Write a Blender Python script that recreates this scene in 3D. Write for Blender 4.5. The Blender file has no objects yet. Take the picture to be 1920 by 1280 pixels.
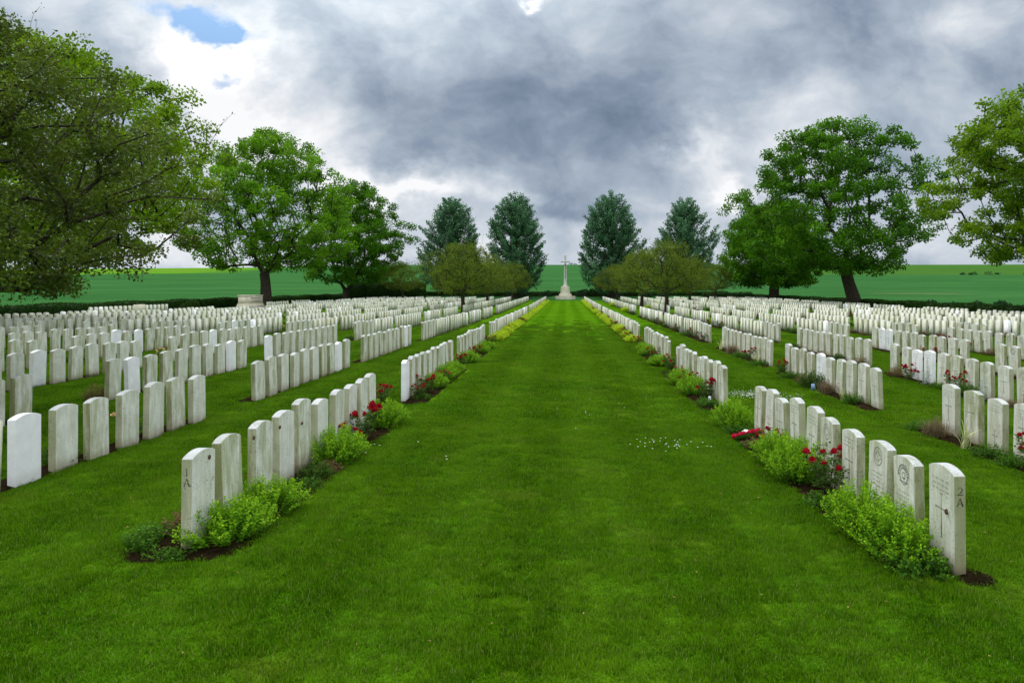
import bpy, bmesh, math, random
import numpy as np
from mathutils import Vector, noise

PI = math.pi
C = bpy.context.scene.collection
SC = bpy.context.scene

# ------------------------------------------------------------------ camera
F = 1280.0            # focal length in photo pixels (24 mm on 36 mm)
CX, CY = 1060.0, 543.0
CAMZ = 2.25
cd = bpy.data.cameras.new('camera'); cam = bpy.data.objects.new('camera', cd); C.objects.link(cam)
cam.location = (0, 0, CAMZ); cam.rotation_euler = (math.radians(90), 0, 0)
cd.sensor_width = 36; cd.lens = 24; cd.shift_x = -(CX-960)/1920; cd.shift_y = -(640-CY)/1920
cd.clip_start = 0.1; cd.clip_end = 6000
SC.camera = cam
SC.view_settings.view_transform = 'Standard'; SC.view_settings.look = 'None'
SC.view_settings.exposure = 0.0; SC.view_settings.gamma = 1
SC.render.resolution_x = 1024; SC.render.resolution_y = 682

# ------------------------------------------------------------------ node helper
class NT:
    def __init__(s, nt): s.nt = nt; s.n = nt.nodes; s.l = nt.links
    def node(s, t, **k):
        n = s.n.new(t)
        for a, b in k.items(): setattr(n, a, b)
        return n
    def link(s, a, b): s.l.new(a, b)
    def put(s, sock, v):
        if isinstance(v, bpy.types.NodeSocket): s.link(v, sock)
        elif v is not None: sock.default_value = v
    def m(s, op, a, b=None, c=None, clamp=False):
        n = s.node('ShaderNodeMath', operation=op, use_clamp=clamp)
        s.put(n.inputs[0], a); s.put(n.inputs[1], b)
        if c is not None: s.put(n.inputs[2], c)
        return n.outputs[0]
    def v(s, op, a, b=None, out=0):
        n = s.node('ShaderNodeVectorMath', operation=op)
        s.put(n.inputs[0], a); s.put(n.inputs[1], b)
        return n.outputs[1] if out == 1 else n.outputs[0]
    def noise(s, vec, scale, detail=4, rough=.5, col=False, dist=0):
        n = s.node('ShaderNodeTexNoise')
        s.put(n.inputs['Vector'], vec); n.inputs['Scale'].default_value = scale
        n.inputs['Detail'].default_value = detail; n.inputs['Roughness'].default_value = rough
        n.inputs['Distortion'].default_value = dist
        return n.outputs['Color'] if col else n.outputs['Fac']
    def ramp(s, fac, stops, interp='LINEAR'):
        n = s.node('ShaderNodeValToRGB'); cr = n.color_ramp; cr.interpolation = interp
        while len(cr.elements) < len(stops): cr.elements.new(0.5)
        for e, (p, c) in zip(cr.elements, stops):
            e.position = p; e.color = (*c, 1) if len(c) == 3 else c
        s.put(n.inputs[0], fac)
        return n.outputs[0]
    def mix(s, f, a, b, blend='MIX'):
        n = s.node('ShaderNodeMix', data_type='RGBA', blend_type=blend)
        s.put(n.inputs[0], f)
        for k, x in ((6, a), (7, b)):
            if isinstance(x, tuple) and len(x) == 3: x = (*x, 1)
            s.put(n.inputs[k], x)
        return n.outputs[2]
    def mapr(s, x, a, b, c=0., d=1.):
        n = s.node('ShaderNodeMapRange'); s.put(n.inputs[0], x)
        for i, q in enumerate((a, b, c, d)): n.inputs[1+i].default_value = q
        return n.outputs[0]

def srgb(r, g, b):
    f = lambda c: (c/255/12.92) if c/255 <= .04045 else ((c/255+.055)/1.055)**2.4
    return (f(r), f(g), f(b))

# ------------------------------------------------------------------ world: broken overcast
SUN_EL, SUN_AZ = math.radians(58), math.radians(-25)      # azimuth from +Y towards +X
w = bpy.data.worlds.new('World'); SC.world = w; w.use_nodes = True
W = NT(w.node_tree); W.n.clear()
tc = W.node('ShaderNodeTexCoord').outputs['Generated']
sep = W.node('ShaderNodeSeparateXYZ'); W.link(tc, sep.inputs[0])
dx, dy, dz = sep.outputs
ay = W.m('MAXIMUM', W.m('ABSOLUTE', dy), 0.25)
U = W.m('DIVIDE', dx, ay); V = W.m('DIVIDE', dz, ay)
cmb = W.node('ShaderNodeCombineXYZ'); W.link(U, cmb.inputs[0]); W.link(V, cmb.inputs[1])
uv = cmb.outputs[0]
uvs = W.v('MULTIPLY', uv, (1, 1.30, 1))
n1 = W.v('SUBTRACT', W.noise(uvs, 3.2, 6, .55, True), (.5, .5, .5))
n2 = W.v('SUBTRACT', W.noise(uvs, 9.0, 5, .6, True), (.5, .5, .5))
n1s = W.v('MULTIPLY', n1, (.26, .17, 0)); n2s = W.v('MULTIPLY', n2, (.12, .10, 0))
uvw = W.v('ADD', W.v('ADD', uv, n1s), n2s)
fb = W.noise(W.v('ADD', uvs, W.v('MULTIPLY', n1s, (.9, .9, 0))), 6.0, 9, .57)
fb2 = W.noise(uvs, 2.1, 7, .6)
def gauss(px, py, sx, sy, amp):
    amp = amp*(1.3 if abs(amp) < .9 else 1)
    d = W.v('SUBTRACT', uvw, ((px-CX)/F, (CY-py)/F, 0))
    d = W.v('MULTIPLY', d, (F/sx, F/sy, 0))
    q = W.v('DOT_PRODUCT', d, d, 1)
    return W.m('MULTIPLY', W.m('EXPONENT', W.m('MULTIPLY', q, -1)), amp)
blobs = [
 (400,130,100,100,.42),(330,110,60,60,.12),(470,240,100,60,.18),(540,300,120,60,.12),
 (690,330,95,46,.34),(800,368,75,26,.36),(620,240,60,50,.12),(870,330,70,35,.12),
 (760,305,60,28,-.16),(900,180,200,110,-.15),(1230,215,170,90,-.20),(1050,270,130,60,-.12),(620,150,120,120,-.05),
 (1500,70,220,80,-.10),(1850,40,130,50,.14),(1020,0,22,9,.34),(1700,120,200,60,-.04),
 (1490,190,100,60,.17),(1320,275,50,50,.38),(1375,350,45,38,.48),(1500,300,60,60,.12),(1280,330,70,60,.12),(1430,240,80,70,.10),
 (1060,365,120,30,-.08),(1050,395,70,22,-.16),(960,420,90,24,.10),(1170,430,110,24,.06),
 (1060,470,420,34,.17),(330,480,160,50,.28),(120,30,180,90,-.04),(1720,460,140,70,.14),
 (700,400,120,40,.10),(1400,420,90,40,.06),(930,360,60,18,.16),(1210,380,60,20,.10),
]
S = W.m('MULTIPLY_ADD', W.m('SUBTRACT', fb, .5), 1.05, .44)
S = W.m('MULTIPLY_ADD', W.m('SUBTRACT', fb2, .5), .34, S)
for b in blobs: S = W.m('ADD', S, gauss(*b))
ccol = W.ramp(S, [(0, srgb(106,122,142)), (.22, srgb(138,153,173)), (.42, srgb(172,185,200)), (.66, srgb(212,219,228)), (.86, srgb(250,251,253))])
# blue holes through which the clear sky shows
sky = W.node('ShaderNodeTexSky', sky_type='NISHITA'); sky.sun_disc = False
sky.sun_elevation = SUN_EL; sky.sun_rotation = SUN_AZ
skyc = W.v('MULTIPLY', sky.outputs[0], (.1, .1, .1))
H = W.m('ADD', W.m('ADD', gauss(365,40,72,34,1.2), gauss(425,80,56,24,1.05)), gauss(430,150,44,15,.6))
H = W.mapr(W.m('ADD', H, W.m('MULTIPLY', W.m('SUBTRACT', fb, .5), 1.1)), .45, .95)
skyb = W.mix(.6, skyc, srgb(118,168,222))
ccol = W.mix(H, ccol, skyb)
# the cloud sheet is much brighter high overhead, where the sun stands behind it
el = W.mapr(dz, .42, .80)
az = W.v('DOT_PRODUCT', tc, (math.sin(SUN_AZ)*math.cos(SUN_EL), math.cos(SUN_AZ)*math.cos(SUN_EL), math.sin(SUN_EL)), 1)
br = W.m('ADD', W.m('MULTIPLY', el, 1.7), W.m('MULTIPLY', W.mapr(az, .72, 1.0), 1.8))
# added brightness in the unseen sky to the sides and behind, lighting the stone faces
br = W.m('ADD', br, W.m('MULTIPLY', W.mapr(W.m('DIVIDE', dy, W.m('SQRT', W.m('ADD', W.m('MULTIPLY', dx, dx), W.m('MULTIPLY', dy, dy)))), .62, .10), 1.25))
gain = W.m('ADD', br, 1.0)
cg = W.node('ShaderNodeCombineXYZ')
for i, tw in enumerate((1.08, 1.0, .86)): W.link(W.m('MULTIPLY_ADD', br, tw, 1.0), cg.inputs[i])
ccol = W.v('MULTIPLY', ccol, cg.outputs[0])
bg = W.node('ShaderNodeBackground'); W.link(ccol, bg.inputs[0]); bg.inputs[1].default_value = 1.0
wo = W.node('ShaderNodeOutputWorld'); W.link(bg.outputs[0], wo.inputs[0])

sl = bpy.data.lights.new('sun', 'SUN'); sl.energy = 1.9; sl.angle = math.radians(11); sl.color = (1, .95, .86)
so = bpy.data.objects.new('sun', sl); C.objects.link(so)
sd = Vector((math.sin(SUN_AZ)*math.cos(SUN_EL), math.cos(SUN_AZ)*math.cos(SUN_EL), math.sin(SUN_EL)))
so.rotation_euler = sd.to_track_quat('Z', 'Y').to_euler(); so.location = (0, 0, 60)

# ------------------------------------------------------------------ materials
def mat(name):
    m = bpy.data.materials.new(name); m.use_nodes = True
    n = NT(m.node_tree); b = n.n['Principled BSDF']
    return m, n, b
def gpos(n): return n.node('ShaderNodeNewGeometry').outputs['Position']
def bump(n, b, h, dist, strength=1.0):
    k = n.node('ShaderNodeBump'); k.inputs['Strength'].default_value = strength; k.inputs['Distance'].default_value = dist
    n.put(k.inputs['Height'], h); n.link(k.outputs[0], b.inputs['Normal'])

def grass_color(n, dry=True):
    p = gpos(n)
    big = n.noise(p, .35, 4, .55); med = n.noise(p, 1.9, 5, .6)
    c = n.ramp(med, [(.28, (.020,.070,.001)), (.5, (.050,.145,.002)), (.72, (.112,.225,.004))])
    c2 = n.ramp(big, [(.35, (.028,.098,.002)), (.65, (.104,.200,.004))])
    c = n.mix(.45, c, c2)
    # mowing stripes running down the aisle
    sx = n.node('ShaderNodeSeparateXYZ'); n.link(p, sx.inputs[0])
    clump = n.noise(p, 6.5, 4, .6)
    c = n.mix(n.mapr(clump, .54, .66, 0, .6), c, (.016,.060,.001)); c = n.mix(n.mapr(clump, .42, .30, 0, .4), c, (.13,.26,.008))
    wob = n.m('MULTIPLY', n.m('SUBTRACT', n.noise(p, .25, 2), .5), .5)
    st = n.m('SINE', n.m('MULTIPLY', n.m('ADD', sx.outputs[0], wob), 2*PI/1.55))
    st = n.mapr(st, -.6, .6, 0, 1)
    c = n.mix(n.m('MULTIPLY', st, .22), c, (.15,.32,.014))
    yl = n.mapr(n.noise(p, .9, 6, .65), .55, .72)
    c = n.mix(n.mapr(n.noise(p, 1.3, 5, .7), .52, .62, 0, .45), c, (.026,.095,.002))
    c = n.mix(n.m('MULTIPLY', yl, .5), c, (.18,.24,.02))
    return c, p, sx

def m_lawn():
    m, n, b = mat('lawn_grass')
    c, p, sx = grass_color(n)
    fine = n.noise(p, 38, 5, .7)
    c = n.mix(n.mapr(fine, .3, .7, .0, .60), c, (.020,.070,.001))
    n.put(b.inputs['Base Color'], c); b.inputs['Roughness'].default_value = .9; b.inputs['Specular IOR Level'].default_value = 0
    bump(n, b, n.noise(p, 60, 4, .7), .03, .7)
    return m
def m_blade():
    m, n, b = mat('grass_blade')
    c, p, sx = grass_color(n)
    at = n.node('ShaderNodeAttribute', attribute_name='tint').outputs['Fac']
    c = n.mix(n.mapr(at, .25, .0, 0, .55), c, (.008,.034,.001))
    c = n.mix(n.mapr(at, .5, 1., 0, .6), c, (.15,.32,.010))
    c = n.mix(1.0, c, (1.15,1.12,1.05), 'MULTIPLY')
    c = n.mix(n.mapr(at, .93, .97, 0, .6), c, (.26,.24,.09))
    n.put(b.inputs['Base Color'], c); b.inputs['Roughness'].default_value = .6; b.inputs['Specular IOR Level'].default_value = 0.01
    tr = n.node('ShaderNodeBsdfTranslucent'); n.put(tr.inputs[0], c)
    mx = n.node('ShaderNodeMixShader'); mx.inputs[0].default_value = .4
    n.link(b.outputs[0], mx.inputs[1]); n.link(tr.outputs[0], mx.inputs[2])
    n.link(mx.outputs[0], n.n['Material Output'].inputs[0])
    return m
def m_field():
    m, n, b = mat('crop_field')
    p = gpos(n); sx = n.node('ShaderNodeSeparateXYZ'); n.link(p, sx.inputs[0]); X, Y = sx.outputs[0], sx.outputs[1]
    sp = n.v('MULTIPLY', p, (.25, 1, 1))
    c = n.ramp(n.noise(sp, .10, 6, .65), [(.3, (.026,.090,.022)), (.5, (.036,.116,.030)), (.7, (.050,.145,.040))])
    # drill lines across the slope
    ln = n.noise(n.v('MULTIPLY', p, (.012, 1.0, 0)), .55, 3, .6)
    c = n.mix(n.mapr(ln, .54, .62, 0, .6), c, (.012,.075,.026))
    tl = n.m('ABSOLUTE', n.m('SINE', n.m('MULTIPLY', n.m('ADD', Y, n.m('MULTIPLY', n.noise(p, .008, 2), 18)), PI/21)))
    c = n.mix(n.mapr(tl, .05, .02, 0, .55), c, (.020,.062,.018))
    wob = n.m('MULTIPLY', n.m('SUBTRACT', n.noise(p, .02, 3), .5), 24)
    # pasture on the crest
    crest = n.m('ADD', n.m('SUBTRACT', Y, n.m('MULTIPLY', n.m('ABSOLUTE', X), -.05)), wob)
    lf = n.m('MULTIPLY', n.mapr(n.m('ADD', crest, n.m('MULTIPLY', X, -.10)), 305, 309), n.mapr(n.m('ADD', X, wob), -135, -165))
    c = n.mix(lf, c, n.mix(n.noise(sp, .12, 5), (.070,.185,.012), (.110,.250,.018)))
    rt = n.m('MULTIPLY', n.mapr(n.m('ADD', n.m('MULTIPLY', X, .12), Y), 283, 286), n.mapr(X, 40, 90))
    c = n.mix(rt, c, n.mix(n.noise(p, .06, 4), (.036,.105,.018), (.060,.140,.024)))
    # ploughed brown strips
    e = n.v('MULTIPLY', n.v('SUBTRACT', p, (-226, 232, 0)), (1/46, 1/15, 0))
    br = n.mapr(n.v('LENGTH', e, None, 1), 1.0, .93)
    c = n.mix(br, c, n.mix(n.noise(sp, .3, 4), (.11,.052,.030), (.17,.085,.050)))
    e = n.v('MULTIPLY', n.v('SUBTRACT', p, (-205, 318, 0)), (1/52, 1/5, 0))
    c = n.mix(n.m('MULTIPLY', n.mapr(n.v('LENGTH', e, None, 1), 1.0, .6), .6), c, (.17,.13,.06))
    e = n.v('MULTIPLY', n.v('SUBTRACT', p, (78, 150, 0)), (1/16, 1/3.2, 0))
    c = n.mix(n.m('MULTIPLY', n.mapr(n.m('ADD', n.v('LENGTH', e, None, 1), n.m('MULTIPLY', n.noise(p, .3, 4), .8)), 1.3, .8), .55), c, (.15,.14,.07))
    n.put(b.inputs['Base Color'], c); b.inputs['Roughness'].default_value = .95; b.inputs['Specular IOR Level'].default_value = 0
    bump(n, b, n.noise(p, 2.2, 6, .7), .35, .8)
    return m
def m_soil():
    m, n, b = mat('bare_soil'); p = gpos(n)
    c = n.ramp(n.noise(p, 14, 6, .7), [(.3, (.010,.006,.003)), (.55, (.024,.016,.008)), (.8, (.070,.048,.026))])
    n.put(b.inputs['Base Color'], c); b.inputs['Roughness'].default_value = 1; b.inputs['Specular IOR Level'].default_value = 0
    bump(n, b, n.noise(p, 30, 6, .75), .04, 1)
    return m
def m_stone(name, base, algae, amt, fresh=False):
    m, n, b = mat(name)
    tcn = n.node('ShaderNodeTexCoord'); ob = tcn.outputs['Object']
    rnd = n.node('ShaderNodeObjectInfo').outputs['Random']
    at = n.node('ShaderNodeAttribute', attribute_name='stone_id').outputs['Fac']
    r = n.m('ADD', rnd, at)
    off = n.node('ShaderNodeCombineXYZ'); n.link(n.m('MULTIPLY', r, 37.), off.inputs[0]); n.link(n.m('MULTIPLY', r, 91.), off.inputs[2])
    p = n.v('ADD', ob, off.outputs[0])
    c = n.ramp(n.noise(p, 5, 5, .6), [(.3, tuple(x*.88 for x in base)), (.7, tuple(min(1, x*1.06) for x in base))])
    streak = n.noise(n.v('MULTIPLY', p, (1, 1, .18)), 9, 6, .65)
    rr = n.m('FRACT', n.m('MULTIPLY', r, 7.31))
    lvl = n.m('MULTIPLY', n.m('ADD', n.m('MULTIPLY', rr, .9), .35), amt)
    c = n.mix(n.m('MULTIPLY', n.mapr(streak, .40, .60), lvl, clamp=True), c, algae)
    sp = n.noise(p, 75, 3, .6)
    sm = n.mapr(n.noise(p, 7, 4, .6), .42, .62)
    c = n.mix(n.m('MULTIPLY', n.m('MULTIPLY', n.mapr(sp, .54, .62), sm), .12 if fresh else .72), c, (.13,.135,.08))
    # fine pale lichen dots
    c = n.mix(n.m('MULTIPLY', n.mapr(n.noise(p, 48, 2), .68, .72), .05 if fresh else .35), c, (.62,.63,.58))
    # soil splash on the lowest hand's breadth
    z = n.node('ShaderNodeAttribute', attribute_name='height').outputs['Fac']
    zz = n.m('ADD', z, n.m('MULTIPLY', n.m('SUBTRACT', n.noise(p, 9, 4, .6), .5), .14))
    c = n.mix(n.mapr(zz, .19, .0, 0, .35 if fresh else .80), c, (.23,.18,.10))
    c = n.mix(n.mapr(zz, .065, .0, 0, .75), c, (.055,.055,.025))
    n.put(b.inputs['Base Color'], c); b.inputs['Roughness'].default_value = .95; b.inputs['Specular IOR Level'].default_value = .05
    bump(n, b, n.noise(p, 110, 4, .7), .004, .6)
    return m
def m_plain(name, col, rough=.8, var=.25, scale=12., bumpd=0., spec=.08):
    m, n, b = mat(name); ob = n.node('ShaderNodeTexCoord').outputs['Object']
    k = n.noise(ob, scale, 5, .6)
    c = n.ramp(k, [(.25, tuple(x*(1-var) for x in col)), (.75, tuple(min(1, x*(1+var)) for x in col))])
    n.put(b.inputs['Base Color'], c); b.inputs['Roughness'].default_value = rough; b.inputs['Specular IOR Level'].default_value = spec
    if bumpd: bump(n, b, n.noise(ob, scale*3, 5, .7), bumpd, 1)
    return m
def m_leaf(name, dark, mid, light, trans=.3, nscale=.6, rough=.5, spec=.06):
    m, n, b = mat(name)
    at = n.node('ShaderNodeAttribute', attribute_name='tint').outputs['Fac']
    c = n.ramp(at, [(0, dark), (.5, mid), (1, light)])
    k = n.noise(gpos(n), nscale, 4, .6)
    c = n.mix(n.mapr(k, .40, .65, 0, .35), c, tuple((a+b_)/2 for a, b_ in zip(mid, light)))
    n.put(b.inputs['Base Color'], c); b.inputs['Roughness'].default_value = rough; b.inputs['Specular IOR Level'].default_value = spec
    tr = n.node('ShaderNodeBsdfTranslucent'); n.put(tr.inputs[0], n.mix(.5, c, tuple(min(1, x*1.4) for x in light)))
    mx = n.node('ShaderNodeMixShader'); mx.inputs[0].default_value = trans
    n.link(b.outputs[0], mx.inputs[1]); n.link(tr.outputs[0], mx.inputs[2])
    n.link(mx.outputs[0], n.n['Material Output'].inputs[0])
    return m
M = dict(
 lawn=m_lawn(), blade=m_blade(), field=m_field(), soil=m_soil(),
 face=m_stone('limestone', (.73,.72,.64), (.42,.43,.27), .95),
 side=m_stone('limestone_algae_shade', (.44,.43,.30), (.22,.23,.10), 1.05),  # algae, plus the narrow ends' shade painted into the colour
 top=m_stone('limestone_top', (.50,.50,.50), (.32,.33,.29), .9),  # dirt, and colour darkened to offset the strong light from above
 white=m_stone('new_limestone', (.86,.84,.84), (.72,.71,.69), .3, True),
 carve=m_plain('groove_shade', (.24,.235,.19), .95, .35, 20),  # grey stands for the shade inside the carving
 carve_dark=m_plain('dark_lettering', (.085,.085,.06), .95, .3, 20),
 carve2=m_plain('worn_letter_shade', (.40,.395,.33), .95, .3, 20),
 mon=m_plain('pale_monument_stone', (.60,.55,.42), .9, .16, 3, .004),
 shaft=m_plain('grey_monument_stone', (.60,.59,.53), .9, .2, 2.2, .004),
 bronze=m_plain('dark_bronze', (.10,.10,.075), .5, .2, 5),
 pav=m_plain('paving_stone', (.46,.44,.38), .9, .2, 3, .004),
 bark=m_plain('bark', (.042,.035,.024), .95, .45, 5, .05, .1),
 twig=m_plain('twig', (.070,.058,.035), .95, .4, 8, 0, .1),
 stem=m_plain('green_stem', (.08,.10,.03), .8, .3, 8),
 maple=m_leaf('maple_leaf', (.018,.066,.002), (.068,.190,.004), (.200,.410,.010), .25, .35),
 maple2=m_leaf('deep_green_leaf', (.010,.046,.002), (.042,.145,.003), (.130,.310,.007), .22, .35),
 maple3=m_leaf('yellow_green_leaf', (.026,.074,.002), (.092,.190,.004), (.25,.40,.012), .27, .35),
 thorn=m_leaf('olive_leaf', (.022,.044,.003), (.074,.122,.007), (.20,.265,.022), .26, .5),
 thorn1=m_leaf('olive_leaf_near', (.009,.020,.002), (.042,.078,.004), (.19,.26,.018), .20, 1.2, .5, .15),
 poplar=m_leaf('poplar_leaf', (.014,.054,.022), (.042,.132,.052), (.15,.29,.14), .22, .35),
 hedge=m_leaf('hedge_leaf', (.006,.022,.002), (.014,.042,.004), (.034,.085,.008), .15, .8),
 bush=m_leaf('dark_bush_leaf', (.010,.034,.012), (.020,.060,.020), (.045,.105,.040), .2, .8),
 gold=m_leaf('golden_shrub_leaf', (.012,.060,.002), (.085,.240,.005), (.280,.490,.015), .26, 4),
 goldfar=m_leaf('gold_leaf_far', (.14,.25,.006), (.30,.46,.010), (.50,.62,.03), .4, 4),
 low=m_leaf('low_green_leaf', (.014,.052,.004), (.042,.128,.008), (.105,.230,.018), .25, 4),
 rosel=m_leaf('rose_leaf', (.014,.042,.006), (.038,.090,.010), (.085,.155,.020), .22, 5),
 rusty=m_leaf('bronze_leaf', (.060,.045,.018), (.13,.085,.035), (.24,.15,.07), .25, 5),
 iris=m_leaf('variegated_leaf', (.14,.24,.05), (.45,.47,.20), (.66,.64,.38), .25, 6),
 sedge=m_leaf('sedge_blade', (.08,.065,.03), (.17,.13,.07), (.30,.22,.13), .25, 6),
 silver=m_leaf('silver_leaf', (.25,.30,.26), (.42,.47,.42), (.6,.64,.6), .2, 6),
 red=m_plain('rose_petal', (.34,.006,.016), .55, .3, 60),
 orange=m_plain('faded_petal', (.42,.10,.04), .6, .4, 30),
 cream=m_plain('cream_petal', (.75,.55,.28), .6, .2, 30),
 poppy=m_plain('poppy_petal', (.62,.02,.06), .6, .25, 50),
 paper=m_plain('white_paper', (.80,.80,.84), .6, .03, 10),
 daisy=m_plain('daisy_petal', (.70,.72,.66), .7, .1, 10),
 shell=m_plain('snail_shell', (.10,.055,.03), .4, .5, 120),
 blue=m_plain('blue_card', (.25,.40,.62), .5, .1, 10),
)

# ------------------------------------------------------------------ object helpers
def link(o): C.objects.link(o); return o
def tag(o, label=None, cat=None, group=None, kind=None):
    if label: o['label'] = label
    if cat: o['category'] = cat
    if group: o['group'] = group
    if kind: o['kind'] = kind
    return o
def empty(name, loc, rz=0, s=1):
    o = bpy.data.objects.new(name, None); o.location = loc; o.rotation_euler = (0, 0, rz); o.scale = (s, s, s)
    o.empty_display_size = .2
    return link(o)
def obj(name, mesh, parent=None, loc=(0, 0, 0), rz=0, s=1):
    o = bpy.data.objects.new(name, mesh); o.location = loc; o.rotation_euler = (0, 0, rz)
    o.scale = (s, s, s) if not isinstance(s, tuple) else s
    if parent: o.parent = parent
    return link(o)

def np_mesh(name, V, Fq, mats, fm=None, tint=None, smooth=False):
    """V (n,3); Fq (m,k) polygons all of one size k, or a list of such arrays."""
    me = bpy.data.meshes.new(name)
    Fs = Fq if isinstance(Fq, list) and np.ndim(Fq[0]) == 2 else [Fq]
    Fs = [np.asarray(f, dtype=np.int32) for f in Fs if len(f)]
    V = np.asarray(V, dtype=np.float32)
    me.vertices.add(len(V)); me.vertices.foreach_set('co', V.ravel())
    tot = sum(f.size for f in Fs); nf = sum(len(f) for f in Fs)
    me.loops.add(tot); me.loops.foreach_set('vertex_index', np.concatenate([f.ravel() for f in Fs]))
    me.polygons.add(nf)
    lt = np.concatenate([np.full(len(f), f.shape[1], dtype=np.int32) for f in Fs])
    ls = np.concatenate([[0], np.cumsum(lt)[:-1]]).astype(np.int32)
    me.polygons.foreach_set('loop_start', ls)
    for x in (mats if isinstance(mats, list) else [mats]): me.materials.append(x)
    if fm is not None: me.polygons.foreach_set('material_index', np.asarray(fm, dtype=np.int32))
    if smooth: me.polygons.foreach_set('use_smooth', np.ones(nf, dtype=bool))
    if tint is not None:
        a = me.attributes.new('tint', 'FLOAT', 'FACE'); a.data.foreach_set('value', np.asarray(tint, dtype=np.float32))
    me.update(calc_edges=True)
    return me

class MB:
    def __init__(s): s.v = []; s.f = {}; s.n = 0; s.m = {}
    def add(s, V, F, m=0):
        V = np.asarray(V, float); F = np.asarray(F, int)
        s.v.append(V); k = F.shape[1]
        s.f.setdefault(k, []).append(F + s.n); s.m.setdefault(k, []).append(np.full(len(F), m)); s.n += len(V)
    def box(s, cx, cy, cz, sx, sy, sz, m=0, top=1.0):
        x, y, z = sx/2, sy/2, sz/2; t = top
        V = [(cx-x,cy-y,cz-z),(cx+x,cy-y,cz-z),(cx+x,cy+y,cz-z),(cx-x,cy+y,cz-z),
             (cx-x*t,cy-y*t,cz+z),(cx+x*t,cy-y*t,cz+z),(cx+x*t,cy+y*t,cz+z),(cx-x*t,cy+y*t,cz+z)]
        s.add(V, [(0,3,2,1),(4,5,6,7),(0,1,5,4),(1,2,6,5),(2,3,7,6),(3,0,4,7)], m)
    def tube(s, P, R, k=6, m=0, cap=False):
        P = np.asarray(P, float); n = len(P); V = []
        for i in range(n):
            d = P[min(i+1, n-1)] - P[max(i-1, 0)]; d = d/(np.linalg.norm(d)+1e-9)
            a = np.cross(d, (0, 0, 1) if abs(d[2]) < .9 else (1, 0, 0)); a /= np.linalg.norm(a); b = np.cross(d, a)
            for j in range(k):
                t = 2*PI*j/k; V.append(P[i] + R[i]*(math.cos(t)*a + math.sin(t)*b))
        F = [(i*k+j, i*k+(j+1) % k, (i+1)*k+(j+1) % k, (i+1)*k+j) for i in range(n-1) for j in range(k)]
        s.add(V, F, m)
    def mesh(s, name, mats, smooth=False, tint=None):
        ks = sorted(s.f); Fs = [np.concatenate(s.f[k]) for k in ks]; fm = np.concatenate([np.concatenate(s.m[k]) for k in ks])
        return np_mesh(name, np.concatenate(s.v), Fs, mats, fm, tint=tint, smooth=smooth)

def G(x, y):      # ground height inside the cemetery (nearly level)
    x = np.asarray(x, float); y = np.asarray(y, float)
    w = 1/(1+np.exp((y-34)/6))
    sm = np.clip((y-50)/80, 0, 1); sm = sm*sm*(3-2*sm)
    return -(.02+.065*np.tanh(x/3.5))*w - .07*np.exp(-((y-14.5)/7)**2)*(.6+.4*np.tanh(x/3.5)) + .33*sm
def g(x, y): return float(G(x, y))
def TERR(x, y):   # the wide terrain with the rising farmland
    x = np.asarray(x, float); y = np.asarray(y, float)
    t = np.clip((y-120)/330, 0, 1.0)
    k = 1 - .20*np.clip((-x-60)/300, 0, 1)
    up = 18.4*k*(t*t*(3-2*t)*.45 + t*.55)
    far = -.02*np.clip(y-450, 0, None)
    return G(x, y) + up + far + .25*np.sin(x*.031+1)*np.sin(y*.027)*np.clip((y-150)/60, 0, 1)
def proj(x, y, z): return CX + F*x/y, CY - F*(z-CAMZ)/y

def grid(xs, ys, fz, name, m, dz=0.):
    X, Y = np.meshgrid(xs, ys); Z = fz(X, Y)+dz
    V = np.stack([X.ravel(), Y.ravel(), Z.ravel()], 1); nx = len(xs); ny = len(ys)
    i, j = np.meshgrid(np.arange(nx-1), np.arange(ny-1)); a = (j*nx+i).ravel()
    return np_mesh(name, V, np.stack([a, a+1, a+nx+1, a+nx], 1), m, smooth=True)

# ------------------------------------------------------------------ ground
XL, XR, YE = -41.5, 33.5, 141.0
xs = np.unique(np.concatenate([np.linspace(-2500, -200, 24), np.linspace(-200, 200, 81), np.linspace(200, 2500, 24)]))
ys = np.unique(np.concatenate([np.linspace(-60, 120, 37), np.linspace(120, 480, 73), np.linspace(480, 2500, 20)]))
tag(obj('field', grid(xs, ys, TERR, 'field', M['field'], -.035)), kind='structure')
tag(obj('lawn', grid(np.linspace(XL, XR, 90), np.linspace(-8, YE, 150), G, 'lawn', M['lawn'])), kind='structure')

# ------------------------------------------------------------------ the layout of the rows
PITCH, SW = .605, .385
BL = [(5.82,10),(13.6,10),(20.8,11),(29.6,11),(36.7,11),(44.2,10),(51.2,11),(61.0,10),(67.9,10),(74.6,10),(81.4,10),(88.3,10),(95.1,10),(102,10),(108.8,10)]
ROWS = []   # (side, n, x of stone centre)
for n in range(11): ROWS.append((-1, n, -3.25 - 2.94*n))
for n in range(10): ROWS.append((1, n, 3.19 + (0 if n == 0 else 3.11 + 2.99*(n-1))))
ORD = 'first second third fourth fifth sixth seventh eighth ninth tenth eleventh twelfth thirteenth fourteenth fifteenth'.split()
BNAME = ['front block', 'second block', 'third block', 'fourth block', 'fifth block', 'sixth block', 'seventh block'] + [o+' block' for o in ORD[7:]]
SIDE = {-1: 'left', 1: 'right'}

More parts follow.
